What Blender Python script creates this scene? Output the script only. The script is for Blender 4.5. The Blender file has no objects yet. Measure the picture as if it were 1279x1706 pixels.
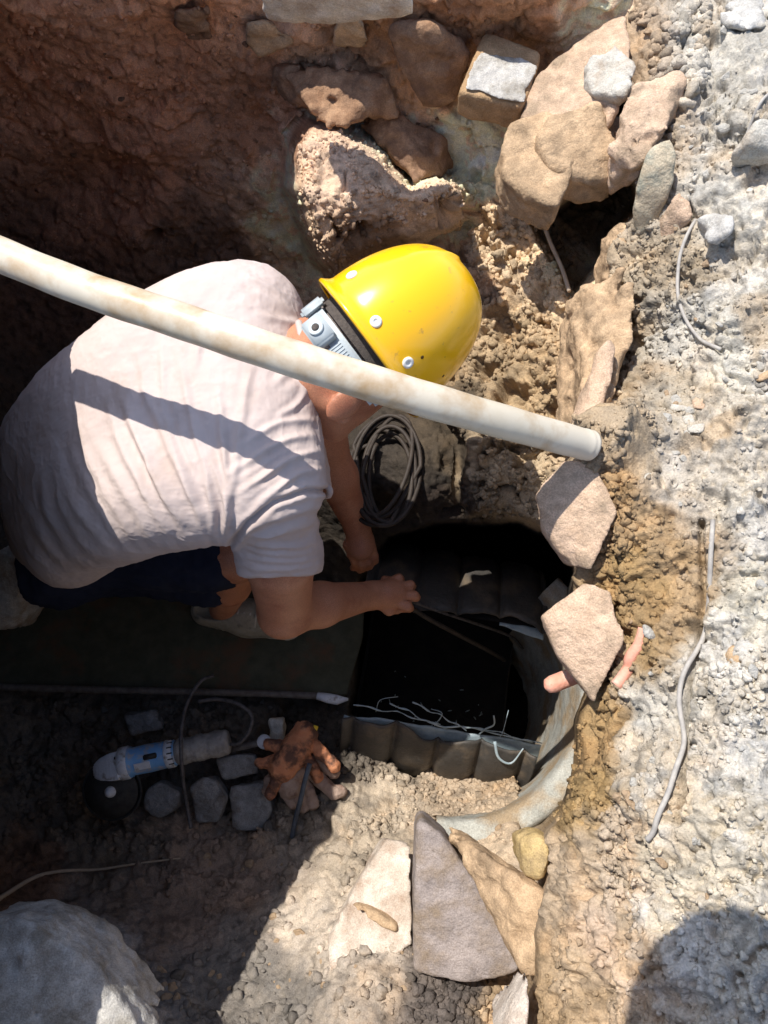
import bpy, bmesh, math, random
import numpy as np
from mathutils import Vector
random.seed(7); RS=np.random.RandomState(11)
S=bpy.context.scene; COL=S.collection
# ------------------------------------------------------------------ camera, sky, sun
F=1283.0; TILT=math.radians(20); CAMZ=1.05
cam_d=bpy.data.cameras.new('camera'); cam=bpy.data.objects.new('camera',cam_d); COL.objects.link(cam)
cam.location=(0,0,CAMZ); cam.rotation_euler=(TILT,0,0)
cam_d.sensor_fit='VERTICAL'; cam_d.sensor_height=36; cam_d.lens=F/1706*36; cam_d.clip_start=.02; cam_d.clip_end=200
S.camera=cam
SUNV=Vector((-.35,.31,.885)).normalized()
el=math.asin(SUNV.z); az=math.atan2(SUNV.x,SUNV.y)
w=bpy.data.worlds.new('World'); S.world=w; w.use_nodes=True; nt=w.node_tree; nt.nodes.clear()
sky=nt.nodes.new('ShaderNodeTexSky'); sky.sky_type='NISHITA'; sky.sun_disc=False
sky.sun_elevation=el; sky.sun_rotation=az
bg=nt.nodes.new('ShaderNodeBackground'); bg.inputs['Strength'].default_value=.15
wo=nt.nodes.new('ShaderNodeOutputWorld'); nt.links.new(sky.outputs[0],bg.inputs[0]); nt.links.new(bg.outputs[0],wo.inputs[0])
sl=bpy.data.lights.new('sun','SUN'); sl.energy=4.2; sl.angle=math.radians(.5); sl.color=(1,.95,.87)
so=bpy.data.objects.new('sun',sl); COL.objects.link(so); so.location=(-1,1.2,3)
so.rotation_euler=SUNV.to_track_quat('Z','Y').to_euler()
S.view_settings.view_transform='Standard'; S.view_settings.look='None'; S.view_settings.exposure=.58; S.view_settings.gamma=1
S.render.resolution_x=768; S.render.resolution_y=1024

# ------------------------------------------------------------------ geometry helpers
ct,st=math.cos(TILT),math.sin(TILT)
def rays(px,py):
    dx=(np.asarray(px,float)-639.5)/F; dy=-(np.asarray(py,float)-853)/F
    return np.stack(np.broadcast_arrays(dx,dy*ct+st,dy*st-ct),-1)
def D(px,py,d): return np.array([0,0,CAMZ])+rays(px,py)*np.asarray(d)[...,None] if np.ndim(d) else np.array([0,0,CAMZ])+rays(px,py)*d
def Z(px,py,z):
    r=rays(px,py); return D(px,py,(z-CAMZ)/r[...,2])
def proj(P):
    P=np.asarray(P)-np.array([0,0,CAMZ]); d=P[...,1]*st-P[...,2]*ct; u=P[...,1]*ct+P[...,2]*st
    return 639.5+P[...,0]/d*F, 853-u/d*F, d
CR=np.array([1,0,0.]); CU=np.array([0,ct,st]); CF=np.array([0,st,-ct])
def camdir(a,b,c):  # right, up, away
    v=a*CR+b*CU+c*CF; return v/np.linalg.norm(v)

def hsh(i,j,k,s=0):
    n=(i*374761393+j*668265263+k*2147483647%4294967291+s*1274126177).astype(np.int64)&0xffffffff
    n=((n^(n>>13))*1274126177)&0xffffffff; n=((n^(n>>16))*2246822519)&0xffffffff; n^=n>>15
    return (n&0xffffff)/float(0xffffff)
def vnoise(P,f,s=0):
    p=P*f; i=np.floor(p).astype(np.int64); t=p-i; t=t*t*t*(t*(t*6-15)+10)
    r=0
    for a in (0,1):
        wa=t[...,0] if a else 1-t[...,0]
        for b in (0,1):
            wb=t[...,1] if b else 1-t[...,1]
            for c in (0,1):
                wc=t[...,2] if c else 1-t[...,2]
                r=r+wa*wb*wc*hsh(i[...,0]+a,i[...,1]+b,i[...,2]+c,s)
    return r*2-1
def fbm(P,f,o=4,s=0,g=.5,ridge=False):
    r=0;a=1;t=0
    for k in range(o):
        n=vnoise(P+13.7*k,f*2**k,s+k)
        if ridge: n=1-2*abs(n)
        r=r+a*n;t+=a;a*=g
    return r/t
def worley(P,f,s=0):
    p=P*f; i=np.floor(p).astype(np.int64); t=p-i
    d1=np.full(P.shape[:-1],9.);d2=d1.copy();h1=d1.copy()
    for a in (-1,0,1):
        for b in (-1,0,1):
            for c in (-1,0,1):
                I,J,K=i[...,0]+a,i[...,1]+b,i[...,2]+c
                dd=(a+hsh(I,J,K,s)-t[...,0])**2+(b+hsh(I,J,K,s+1)-t[...,1])**2+(c+hsh(I,J,K,s+2)-t[...,2])**2
                m=dd<d1
                d2=np.where(m,d1,np.minimum(d2,dd)); h1=np.where(m,hsh(I,J,K,s+3),h1); d1=np.where(m,dd,d1)
    return np.sqrt(d1),np.sqrt(d2),h1
def smooth(e0,e1,x):
    t=np.clip((x-e0)/(e1-e0),0,1); return t*t*(3-2*t)
def poly_sd(px,py,poly):   # positive inside
    poly=np.array(poly,float); n=len(poly); d=np.full(np.shape(px),1e9); ins=np.zeros(np.shape(px),bool)
    for i in range(n):
        a=poly[i];b=poly[(i+1)%n]; e=b-a
        wx=px-a[0];wy=py-a[1]; t=np.clip((wx*e[0]+wy*e[1])/(e@e+1e-9),0,1)
        d=np.minimum(d,np.hypot(wx-e[0]*t,wy-e[1]*t))
        c=((a[1]<=py)&(b[1]>py))|((b[1]<=py)&(a[1]>py))
        xx=a[0]+(py-a[1])/(e[1] if abs(e[1])>1e-9 else 1e-9)*e[0]
        ins^=c&(px<xx)
    return np.where(ins,d,-d)
def line_d(px,py,pl):
    d=np.full(np.shape(px),1e9); tt=np.zeros(np.shape(px)); n=len(pl)-1
    for i in range(n):
        a=np.array(pl[i],float);b=np.array(pl[i+1],float);e=b-a
        wx=px-a[0];wy=py-a[1];t=np.clip((wx*e[0]+wy*e[1])/(e@e),0,1)
        q=np.hypot(wx-e[0]*t,wy-e[1]*t); m=q<d; d=np.where(m,q,d); tt=np.where(m,(i+t)/n,tt)
    return d,tt
def spline(pts,n=8):
    P=[np.array(p,float) for p in pts]; P=[2*P[0]-P[1]]+P+[2*P[-1]-P[-2]]; out=[]
    for i in range(1,len(P)-2):
        for k in range(n):
            t=k/n; out.append(.5*((2*P[i])+(-P[i-1]+P[i+1])*t+(2*P[i-1]-5*P[i]+4*P[i+1]-P[i+2])*t*t+(-P[i-1]+3*P[i]-3*P[i+1]+P[i+2])*t**3))
    out.append(P[-2]); return np.array(out)

# ------------------------------------------------------------------ object helpers
def link(name,me,mat,parent=None,smoothit=True,base=True):
    o=bpy.data.objects.new(name,me); COL.objects.link(o)
    if mat: me.materials.append(mat)
    if smoothit: me.polygons.foreach_set('use_smooth',[True]*len(me.polygons))
    if parent is not None: o.parent=parent
    elif base and len(me.vertices):
        co=np.empty(len(me.vertices)*3); me.vertices.foreach_get('co',co); co=co.reshape(-1,3)
        c=np.array([(co[:,0].min()+co[:,0].max())/2,(co[:,1].min()+co[:,1].max())/2,co[:,2].min()])
        me.vertices.foreach_set('co',(co-c).ravel()); o.location=c
    me.update(); return o
def mesh(V,Fc,name='m',cols=None):
    me=bpy.data.meshes.new(name); V=np.asarray(V,float)
    if isinstance(Fc,np.ndarray):
        n,k=Fc.shape; me.vertices.add(len(V)); me.vertices.foreach_set('co',V.ravel())
        me.loops.add(n*k); me.loops.foreach_set('vertex_index',Fc.ravel().astype(np.int32))
        me.polygons.add(n); me.polygons.foreach_set('loop_start',(np.arange(n)*k).astype(np.int32))
        me.polygons.foreach_set('loop_total',np.full(n,k,np.int32))
        me.update(calc_edges=True)
    else: me.from_pydata(V.tolist(),[],[list(map(int,f)) for f in Fc]); me.update()
    if cols is not None:
        a=me.color_attributes.new('tint','FLOAT_COLOR','POINT'); c=np.ones((len(V),4)); c[:,:3]=cols; a.data.foreach_set('color',c.ravel())
    return me
def tag(o,label=None,cat=None,group=None,kind=None):
    if label:o['label']=label
    if cat:o['category']=cat
    if group:o['group']=group
    if kind:o['kind']=kind
    return o
def empty(name,loc,label,cat,group=None):
    o=bpy.data.objects.new(name,None); COL.objects.link(o); o.location=loc; o.empty_display_size=.05
    return tag(o,label,cat,group)
def part(name,me,mat,root,smoothit=True):   # mesh in world coords under an Empty (no rotation)
    o=link(name,me,mat,root,smoothit); base=Vector(root.location); r=root.parent
    while r: base=base+Vector(r.location); r=r.parent
    o.location=-base if not root.get('_sub') else Vector((0,0,0)); return o
def sub(name,me,mat,parent,smoothit=True):   # under a part that already has the shift
    return link(name,me,mat,parent,smoothit)

def tube_data(path,r,n=10,cap=True):
    path=np.asarray(path,float); m=len(path); r=np.broadcast_to(np.asarray(r,float),(m,))
    T=np.gradient(path,axis=0); T/=np.linalg.norm(T,axis=1)[:,None]+1e-12
    up=np.array([.13,.21,1.]); V=[]
    N=np.cross(T[0],up); N/=np.linalg.norm(N)
    for i in range(m):
        N=N-T[i]*(N@T[i]); N/=np.linalg.norm(N); B=np.cross(T[i],N)
        for k in range(n):
            a=2*math.pi*k/n; V.append(path[i]+r[i]*(math.cos(a)*N+math.sin(a)*B))
    Fc=[[i*n+k,i*n+(k+1)%n,(i+1)*n+(k+1)%n,(i+1)*n+k] for i in range(m-1) for k in range(n)]
    if cap: Fc+= [list(range(n))[::-1],[(m-1)*n+k for k in range(n)]]
    return V,Fc
def tube(path,r,n=10,cap=True): return mesh(*tube_data(path,r,n,cap))
def join(datas):
    V=[];Fc=[]
    for v,f in datas:
        b=len(V); V+=list(v); Fc+=[[i+b for i in q] for q in f]
    return mesh(V,Fc)
def frame_box(c,ax,ay,az,sx,sy,sz,bev=.002,seg=2):
    bm=bmesh.new(); bmesh.ops.create_cube(bm,size=1)
    for v in bm.verts: v.co=Vector((v.co.x*sx,v.co.y*sy,v.co.z*sz))
    if bev: bmesh.ops.bevel(bm,geom=bm.edges[:],offset=bev,segments=seg,affect='EDGES')
    for v in bm.verts: v.co=Vector(c+ax*v.co.x+ay*v.co.y+az*v.co.z)
    me=bpy.data.meshes.new('b'); bm.to_mesh(me); bm.free(); return me
def lathe_data(c,axis,prof,n=24,ref=None):   # prof: (along, radius)
    axis=axis/np.linalg.norm(axis); ref=np.array([.3,.2,.9]) if ref is None else ref
    A=np.cross(axis,ref); A/=np.linalg.norm(A); B=np.cross(axis,A); V=[]
    for h,r in prof:
        for k in range(n):
            a=2*math.pi*k/n; V.append(c+axis*h+r*(math.cos(a)*A+math.sin(a)*B))
    m=len(prof)
    Fc=[[i*n+k,i*n+(k+1)%n,(i+1)*n+(k+1)%n,(i+1)*n+k] for i in range(m-1) for k in range(n)]
    Fc+=[list(range(n))[::-1],[(m-1)*n+k for k in range(n)]]
    return V,Fc
def lathe(*a,**k): return mesh(*lathe_data(*a,**k))

# --- signed distance field grid, meshed with surface nets
class SDF:
    def __init__(s,lo,hi,h):
        s.lo=np.array(lo,float); s.h=h; s.n=np.ceil((np.array(hi)-s.lo)/h).astype(int)+1
        s.g=np.full(tuple(s.n),.5,np.float32)
    def win(s,lo,hi):
        a=np.clip(np.floor((np.array(lo)-s.lo)/s.h).astype(int),0,s.n-1); b=np.clip(np.ceil((np.array(hi)-s.lo)/s.h).astype(int)+1,1,s.n)
        sl=tuple(slice(x,y) for x,y in zip(a,b))
        ax=[s.lo[i]+s.h*np.arange(a[i],b[i]) for i in range(3)]
        X=np.stack(np.meshgrid(*ax,indexing='ij'),-1); return sl,X
    def put(s,d,sl,k):
        o=s.g[sl]
        if k>0:
            t=np.clip(.5+.5*(o-d)/k,0,1); s.g[sl]=(o*(1-t)+d*t-k*t*(1-t)).astype(np.float32)
        else: s.g[sl]=np.minimum(o,d)
    def cap(s,a,b,r1,r2=None,k=.02):
        a=np.array(a,float);b=np.array(b,float);r2=r1 if r2 is None else r2;m=max(r1,r2)+k+3*s.h
        sl,X=s.win(np.minimum(a,b)-m,np.maximum(a,b)+m)
        e=b-a;L=e@e+1e-12;t=np.clip(((X-a)@e)/L,0,1)
        d=np.linalg.norm(X-a-t[...,None]*e,axis=-1)-(r1+(r2-r1)*t); s.put(d,sl,k)
    def chain(s,pts,rs,k=.012,kf=None):
        for i in range(len(pts)-1): s.cap(pts[i],pts[i+1],rs[i],rs[i+1],kf if (i==0 and kf) else k)
    def ell(s,c,R,axes=None,k=.02):
        c=np.array(c,float);R=np.array(R,float);axes=np.eye(3) if axes is None else np.array(axes);m=R.max()+k+3*s.h
        sl,X=s.win(c-m,c+m); q=((X-c)@axes.T)
        k0=np.linalg.norm(q/R,axis=-1);k1=np.linalg.norm(q/(R*R),axis=-1)+1e-9
        s.put(k0*(k0-1)/k1,sl,k)
    def cut(s,p,n,round_=.004):
        n=np.array(n,float);n/=np.linalg.norm(n)
        ax=[s.lo[i]+s.h*np.arange(s.n[i]) for i in range(3)]
        pl=(ax[0][:,None,None]*n[0]+ax[1][None,:,None]*n[1]+ax[2][None,None,:]*n[2])-np.dot(p,n)
        s.g=np.maximum(s.g,pl.astype(np.float32))
    def mesh(s):
        return nets(s.g,s.lo,s.h)
def nets(g,lo,h):
    g=g.copy(); g[0]=g[-1]=.1; g[:,0]=g[:,-1]=.1; g[:,:,0]=g[:,:,-1]=.1
    ins=g<0; n=np.array(g.shape); cs=tuple(n-1)
    acc=np.zeros(cs,np.int8)
    for a in (0,1):
        for b in (0,1):
            for c in (0,1): acc+=ins[a:n[0]-1+a,b:n[1]-1+b,c:n[2]-1+c]
    act=(acc>0)&(acc<8); idx=np.full(cs,-1,np.int64); I=np.argwhere(act); idx[act]=np.arange(len(I))
    P=np.zeros((len(I),3));C=np.zeros(len(I))
    cor=[(a,b,c) for a in(0,1) for b in(0,1) for c in(0,1)]
    for u in cor:
        for v in cor:
            if sum(v)-sum(u)!=1 or any(y<x for x,y in zip(u,v)): continue
            A=g[I[:,0]+u[0],I[:,1]+u[1],I[:,2]+u[2]];B=g[I[:,0]+v[0],I[:,1]+v[1],I[:,2]+v[2]]
            m=(A<0)!=(B<0); t=np.where(m,A/np.where(m,A-B,1),0)
            p=np.array(u)+t[:,None]*(np.array(v)-np.array(u)); P+=p*m[:,None];C+=m
    V=lo+h*(I+P/C[:,None]); Q=[]
    for ax in range(3):
        o1,o2=[(1,2),(2,0),(0,1)][ax]
        sA=[slice(0,n[i]-1) if i==ax else slice(1,n[i]-1) for i in range(3)]
        sB=list(sA); sB[ax]=slice(1,n[ax])
        A=ins[tuple(sA)];B=ins[tuple(sB)];E=np.argwhere(A!=B)
        if not len(E): continue
        fl=A[E[:,0],E[:,1],E[:,2]]
        c=E.copy()
        for i in range(3):
            if i!=ax:c[:,i]+=1
        e1=np.zeros(3,int);e1[o1]=1;e2=np.zeros(3,int);e2[o2]=1
        q=np.stack([idx[tuple((c-e1-e2).T)],idx[tuple((c-e2).T)],idx[tuple(c.T)],idx[tuple((c-e1).T)]],-1)
        q[~fl]=q[~fl][:,::-1]; Q.append(q)
    return V,np.concatenate(Q)
def relax(V,Q,it=2,lam=.5):
    for _ in range(it):
        A=np.zeros_like(V);c=np.zeros(len(V))
        for i in range(4):
            j=(i+1)%4
            for a,b in ((i,j),(j,i)):
                for x in range(3): A[:,x]+=np.bincount(Q[:,a],V[Q[:,b],x],len(V))
                c+=np.bincount(Q[:,a],minlength=len(V))
        V=V+lam*(A/np.maximum(c,1)[:,None]-V)
    return V
def normals(V,Q):
    N=np.zeros_like(V);fn=np.cross(V[Q[:,2]]-V[Q[:,0]],V[Q[:,3 if Q.shape[1]>3 else 1]]-V[Q[:,1]] if Q.shape[1]>3 else V[Q[:,1]]-V[Q[:,0]])
    for i in range(Q.shape[1]):
        for x in range(3): N[:,x]+=np.bincount(Q[:,i],fn[:,x],len(V))
    return N/(np.linalg.norm(N,axis=1)[:,None]+1e-12)

# ------------------------------------------------------------------ materials
def mat(name,c1,c2=None,scale=20,rough=.9,bump=0,bscale=80,detail=6,spec=.3,tint=False,c3=None,s3=6,t3=(.55,.7),sss=0,fine=0,coat=0,metal=0,dist=.004):
    m=bpy.data.materials.new(name); m.use_nodes=True; t=m.node_tree; N=t.nodes; L=t.links
    b=N['Principled BSDF']; b.inputs['Roughness'].default_value=rough; b.inputs['Specular IOR Level'].default_value=spec; b.inputs['Metallic'].default_value=metal
    if coat: b.inputs['Coat Weight'].default_value=coat; b.inputs['Coat Roughness'].default_value=.12
    if sss: b.inputs['Subsurface Weight'].default_value=sss; b.inputs['Subsurface Radius'].default_value=(.012,.005,.003); b.inputs['Subsurface Scale'].default_value=.5
    tc=N.new('ShaderNodeTexCoord'); vec=tc.outputs['Object']
    def noise(sc,det=detail,ro=.6):
        n=N.new('ShaderNodeTexNoise'); n.inputs['Scale'].default_value=sc; n.inputs['Detail'].default_value=det; n.inputs['Roughness'].default_value=ro; L.new(vec,n.inputs['Vector']); return n
    def ramp(src,a,b_,ca=(0,0,0,1),cb=(1,1,1,1)):
        r=N.new('ShaderNodeValToRGB'); r.color_ramp.elements[0].position=a; r.color_ramp.elements[1].position=b_; r.color_ramp.elements[0].color=ca; r.color_ramp.elements[1].color=cb; L.new(src,r.inputs[0]); return r
    def mix(f,a,b_,mode='MIX'):
        x=N.new('ShaderNodeMix'); x.data_type='RGBA'; x.blend_type=mode
        if isinstance(f,float): x.inputs[0].default_value=f
        else: L.new(f,x.inputs[0])
        for i,v in ((6,a),(7,b_)):
            if isinstance(v,tuple): x.inputs[i].default_value=v
            else: L.new(v,x.inputs[i])
        return x.outputs[2]
    c2=c2 or c1; n1=noise(scale)
    base=mix(ramp(n1.outputs[0],.35,.65).outputs[0],(*c1,1),(*c2,1))
    if c3: n3=noise(s3,5); base=mix(ramp(n3.outputs[0],*t3).outputs[0],base,(*c3,1))
    if tint:
        a=N.new('ShaderNodeAttribute'); a.attribute_name='tint'; base=mix(1.0,base,a.outputs['Color'],'MULTIPLY')
    if fine:
        nf=noise(fine,3); base=mix(1.0,base,ramp(nf.outputs[0],.3,.7,(.72,.72,.72,1),(1.15,1.15,1.15,1)).outputs[0],'MULTIPLY')
    L.new(base,b.inputs['Base Color'])
    if bump:
        nb=noise(bscale,8,.65); bp=N.new('ShaderNodeBump'); bp.inputs['Strength'].default_value=bump; bp.inputs['Distance'].default_value=dist; L.new(nb.outputs[0],bp.inputs['Height']); L.new(bp.outputs[0],b.inputs['Normal'])
    return m
M={}
M['soil']=mat('soil',(.8,.8,.8),(1.12,1.08,1.02),30,.95,.9,160,8,.15,tint=True,fine=350,c3=(1.1,.98,.84),s3=9)
M['skin']=mat('skin',(.45,.19,.105),(.52,.235,.135),22,.5,.25,220,5,.4,sss=.12,fine=500,dist=.0015,c3=(.37,.135,.075),s3=12)
M['shirt']=mat('shirt_cloth',(.50,.41,.375),(.54,.45,.415),8,.9,.35,900,3,.15,dist=.0006,c3=(.42,.325,.275),s3=9,t3=(.52,.75))
M['navy']=mat('navy_cloth',(.014,.018,.035),(.022,.026,.045),12,.95,.4,500,3,.1)
M['hair']=mat('grey_hair',(.16,.13,.12),(.32,.28,.26),300,.8,.8,600,3,.2)
M['yellow']=mat('yellow_plastic',(.92,.49,.004),(.94,.51,.005),4,.24,.10,30,5,.5,coat=.5,dist=.0012,c3=(.62,.33,.03),s3=60,t3=(.64,.72))
M['band']=mat('grey_plastic',(.40,.45,.47),(.46,.51,.53),30,.5,.15,200)
M['darkband']=mat('dark_foam',(.06,.05,.045),(.1,.085,.075),200,.9,.5,400)
M['rivet']=mat('white_rivet',(.78,.78,.76),(.7,.7,.68),200,.45)
M['hole']=mat('vent_dark',(.07,.035,.005),None,50,.8)
M['pvc']=mat('dirty_white_pvc',(.56,.49,.38),(.64,.58,.48),7,.42,.2,60,6,.4,c3=(.40,.26,.13),s3=15,t3=(.46,.72),dist=.001)
M['corr']=mat('black_corrugated_plastic',(.045,.042,.039),(.07,.064,.058),25,.48,.6,120,c3=(.15,.115,.08),s3=14,t3=(.5,.75))
M['wet']=mat('wet_shade_black_pipe_wall',(.010,.010,.010),(.018,.016,.015),25,.8,.5,100,6,.1)  # wet pipe inside, coloured blacker still in place of missing shade
M['liner']=mat('liner_shade_blue',(.24,.31,.35),(.36,.42,.44),60,.4,.3,150)  # pale grey-white liner, its dim blue shade put into the colour
M['conc']=mat('grey_concrete',(.33,.33,.30),(.44,.44,.40),25,.95,1.0,90,c3=(.34,.26,.17),s3=9,t3=(.45,.6),fine=300)
M['hose']=mat('brown_hose',(.03,.023,.019),(.05,.038,.03),60,.6,.3,200)  # brown, darkened further to stand in for the hat's shadow on the coil
M['cable']=mat('dark_cable',(.05,.047,.05),(.12,.11,.11),90,.7,.2,300)
M['bluecable']=mat('blue_cable',(.05,.06,.075),(.08,.10,.13),60,.6)
M['wire']=mat('grey_wire',(.30,.28,.26),(.42,.39,.35),80,.7,.2,300)
M['steel']=mat('rusty_steel',(.10,.088,.078),(.18,.16,.145),60,.65,.6,200,metal=.3)
M['board']=mat('dark_board',(.06,.06,.038),(.09,.088,.058),30,.95,.7,200,c3=(.12,.07,.04),s3=9)
M['blue']=mat('blue_grinder_paint',(.14,.34,.66),(.20,.42,.70),40,.5,.2,150,c3=(.42,.42,.44),s3=45,t3=(.5,.62))
M['alu']=mat('dusty_aluminium',(.58,.60,.64),(.70,.72,.75),60,.5,.4,150,metal=.0,c3=(.30,.28,.26),s3=60)
M['black']=mat('black_rubber',(.025,.025,.025),(.05,.048,.045),60,.7,.3,200)
M['foil']=mat('dusty_tape',(.23,.215,.20),(.38,.36,.335),50,.5,.8,120)
M['orange']=mat('orange_latex',(.50,.19,.09),(.56,.25,.13),60,.75,.9,200,c3=(.13,.065,.045),s3=28,t3=(.46,.60))
M['pinkglove']=mat('dirty_pink_glove',(.30,.21,.165),(.38,.28,.225),50,.85,.8,300,c3=(.22,.13,.10),s3=40,t3=(.56,.70))
M['tag']=mat('yellow_tag',(.8,.55,.05),None,30,.6)
M['shoe']=mat('olive_shoe_cloth',(.26,.235,.175),(.35,.32,.25),60,.9,.5,400,c3=(.11,.10,.08),s3=30)
M['sole']=mat('cream_sole',(.42,.38,.31),(.50,.46,.38),40,.8)
M['pink']=mat('salmon_plastic',(.66,.29,.20),(.72,.38,.28),60,.7,.5,200,c3=(.62,.45,.36),s3=50)
M['tarp']=mat('dark_blue_cloth',(.022,.036,.060),(.035,.055,.085),12,.95,.8,300,c3=(.20,.17,.13),s3=16,t3=(.48,.72))
def rockmat(name,a,b,c,**k):
    a=tuple(x*.86 for x in a); b=tuple(min(.8,x*1.12) for x in b); c=tuple(x*.72 for x in c)
    return mat(name,a,b,30,.95,1.0,75,12,.15,c3=c,s3=k.get('s3',19),t3=k.get('t3',(.44,.66)),fine=420,dist=.006)
M['r_tan']=rockmat('tan_sandstone',(.50,.345,.21),(.57,.405,.255),(.42,.30,.19))
M['r_pink']=rockmat('pinkish_stone',(.57,.40,.275),(.62,.45,.325),(.48,.36,.25))
M['r_grey']=rockmat('grey_mortar_stone',(.47,.44,.38),(.57,.54,.48),(.50,.38,.27))
M['r_red']=rockmat('red_brown_stone',(.30,.17,.10),(.38,.24,.15),(.25,.15,.10))
M['r_dark']=rockmat('dark_grey_stone',(.20,.20,.20),(.27,.27,.27),(.17,.14,.12))
M['r_shaded_slab']=rockmat('slab_shade_in_colour',(.29,.25,.235),(.35,.30,.28),(.36,.28,.21))  # mauve grey stands in for the shadow lying on a paler slab
M['r_white']=rockmat('white_dusty_stone',(.50,.48,.45),(.58,.56,.52),(.42,.38,.32))
M['r_slate']=rockmat('greenish_slate',(.46,.38,.27),(.52,.44,.32),(.36,.42,.36))
M['r_ochre']=rockmat('ochre_stone',(.50,.36,.16),(.54,.40,.2),(.42,.31,.18))
M['r_block']=rockmat('glazed_block',(.44,.28,.15),(.48,.32,.18),(.38,.25,.14))
M['r_cream']=rockmat('cream_glazed_stone',(.62,.53,.44),(.64,.56,.48),(.56,.42,.32))
M['root']=mat('pale_root',(.40,.31,.22),(.48,.38,.28),60,.9,.5,200)

# ------------------------------------------------------------------ terrain
def tps(ctrl):
    P=[];v=[]
    for c in ctrl:
        px,py,kind,val=c; r=rays(px,py)
        d=(val-CAMZ)/r[2] if kind=='z' else val/r[1]
        P.append((px/500,py/500)); v.append(1/d)
    P=np.array(P);n=len(P);r2=((P[:,None]-P[None])**2).sum(-1)
    K=np.where(r2>0,r2*np.log(r2+1e-12)*.5,0)+np.eye(n)*.002
    A=np.block([[K,np.ones((n,1)),P],[np.ones((1,n)),np.zeros((1,3))],[P.T,np.zeros((2,3))]])
    wv=np.linalg.solve(A,np.concatenate([v,[0,0,0]]))
    def f(px,py):
        out=wv[n]+wv[n+1]*px/500+wv[n+2]*py/500
        for i in range(n):
            q=(px/500-P[i,0])**2+(py/500-P[i,1])**2; out=out+wv[i]*q*np.log(q+1e-12)*.5
        return out
    return f
def axis(lo,a,b,hi,fine,coarse):
    l=np.arange(lo,a,coarse);m=np.arange(a,b,fine);h=np.arange(b,hi+1,coarse);return np.concatenate([l,m,h])
gx=axis(-430,-30,1310,1730,2.8,14); gy=axis(-330,-30,1736,2050,2.8,14)
PX,PY=np.meshgrid(gx,gy)
zc=lambda *a:[(x,y,'z',v) for x,y,v in a]
yc=lambda *a:[(x,y,'y',v) for x,y,v in a]
pit=tps(zc((0,1150,-.85),(300,1230,-.86),(560,1260,-.84),(0,950,-.88),(480,930,-.86),(300,700,-.88),(100,600,-.9),(400,560,-.88),
   (0,1440,-.80),(250,1440,-.80),(480,1390,-.80),(100,1560,-.62),(0,1706,-.30),(-200,1706,-.1),(300,1620,-.6),(430,1720,-.5),(600,1450,-.62),(600,1650,-.42),(700,1430,-.66),(760,1560,-.48),(840,1720,-.40),(800,1330,-.82),(860,1400,-.6),
   (640,780,-.47),(670,800,-.46),(700,770,-.44),(610,740,-.46),(600,810,-.50),(560,830,-.6),(700,850,-.52),(640,860,-.58),(900,1000,-.85),(900,1250,-.85),  # mound behind the hose coil raised to block sun from the pipe
   (800,480,-.33),(850,600,-.36),(930,700,-.36),(960,560,-.26),(800,680,-.44),(820,790,-.50),(850,860,-.55),(960,850,-.45),(740,600,-.50),(700,700,-.5),
   (0,-150,.16),(400,-150,.13),(800,-150,.12),(0,-330,.2),(600,-330,.16),(1200,-330,.16),(400,2050,-.1),(900,2050,-.1),(0,2050,-.1))
  +yc((0,-50,1.34),(300,-50,1.32),(600,-50,1.28),(850,-50,1.27),(0,60,1.43),(300,60,1.42),(600,60,1.38),(850,60,1.36),(0,200,1.46),(250,200,1.44),(450,170,1.42),(650,140,1.32),(820,160,1.30),(0,400,1.40),(250,400,1.38),(440,440,1.36),(470,300,1.38),(600,480,1.26),(850,330,1.16),(150,300,1.47)))
bank=tps(zc((1279,0,.14),(1279,500,.12),(1279,1000,.08),(1279,1700,.12),(1150,700,.05),(1050,750,.03),(970,730,.02),(950,980,-.10),(1050,1000,-.02),(960,1230,-.14),(1050,1250,-.04),(890,1440,-.2),(1100,100,.10),(950,60,.0),(1000,300,.0),(1050,500,-.02),(1150,300,.08),(1000,620,-.10),
   (850,1680,-.2),(1000,1500,-.06),(1150,1400,.05),(930,1600,-.12),(1500,800,.14),(1730,0,.16),(1730,2050,.16),(1200,2050,.12),(1300,-330,.16)))
RIM=[(1060,-400),(1065,-60),(1050,20),(960,70),(900,170),(870,260),(900,340),(975,400),(1010,450),(1000,540),(975,620),(985,690),(985,740),(940,775),(925,840),(960,930),(945,1010),(985,1120),(958,1200),(962,1270),(935,1345),(895,1395),(905,1430),(900,1500),(880,1560),(885,1640),(850,1706),(840,2100),(1800,2100),(1800,-400)]
LEDGE=[(478,240),(510,205),(560,200),(600,225),(640,255),(690,300),(735,290),(770,300),(790,330),(770,380),(700,420),(640,430),(560,470),(530,420),(500,370),(485,310)]
HOLE=[(585,1200),(596,1060),(600,960),(650,900),(720,872),(870,872),(925,895),(962,950),(965,1200),(950,1330),(905,1372),(872,1384),(862,1310),(850,1275),(790,1262),(730,1262),(690,1295),(650,1270),(620,1215)]
LEFT=[(-500,-50),(-70,-50),(-40,300),(-55,480),(-40,620),(-55,800),(-40,950),(-60,1100),(-50,1300),(-70,1500),(-120,1700),(-160,2100),(-500,2100)]
wob=np.stack([PX/60,PY/60,0*PX],-1); wx=fbm(wob,1,4,5)*16; wy=fbm(wob,1,4,9)*16
UX,UY=PX+wx,PY+wy
inv=pit(PX,PY)
ledgef=tps(zc((500,240,-.10),(600,240,-.10),(560,330,-.115),(680,330,-.12),(760,310,-.12),(520,400,-.17),(600,450,-.26),(700,420,-.28),(640,380,-.18),(450,200,-.1),(800,300,-.14),(800,450,-.33)))
sd=poly_sd(UX,UY,LEDGE); wl=smooth(-16,26,sd); inv=inv+wl*np.maximum(ledgef(PX,PY)-inv,0)
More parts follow.
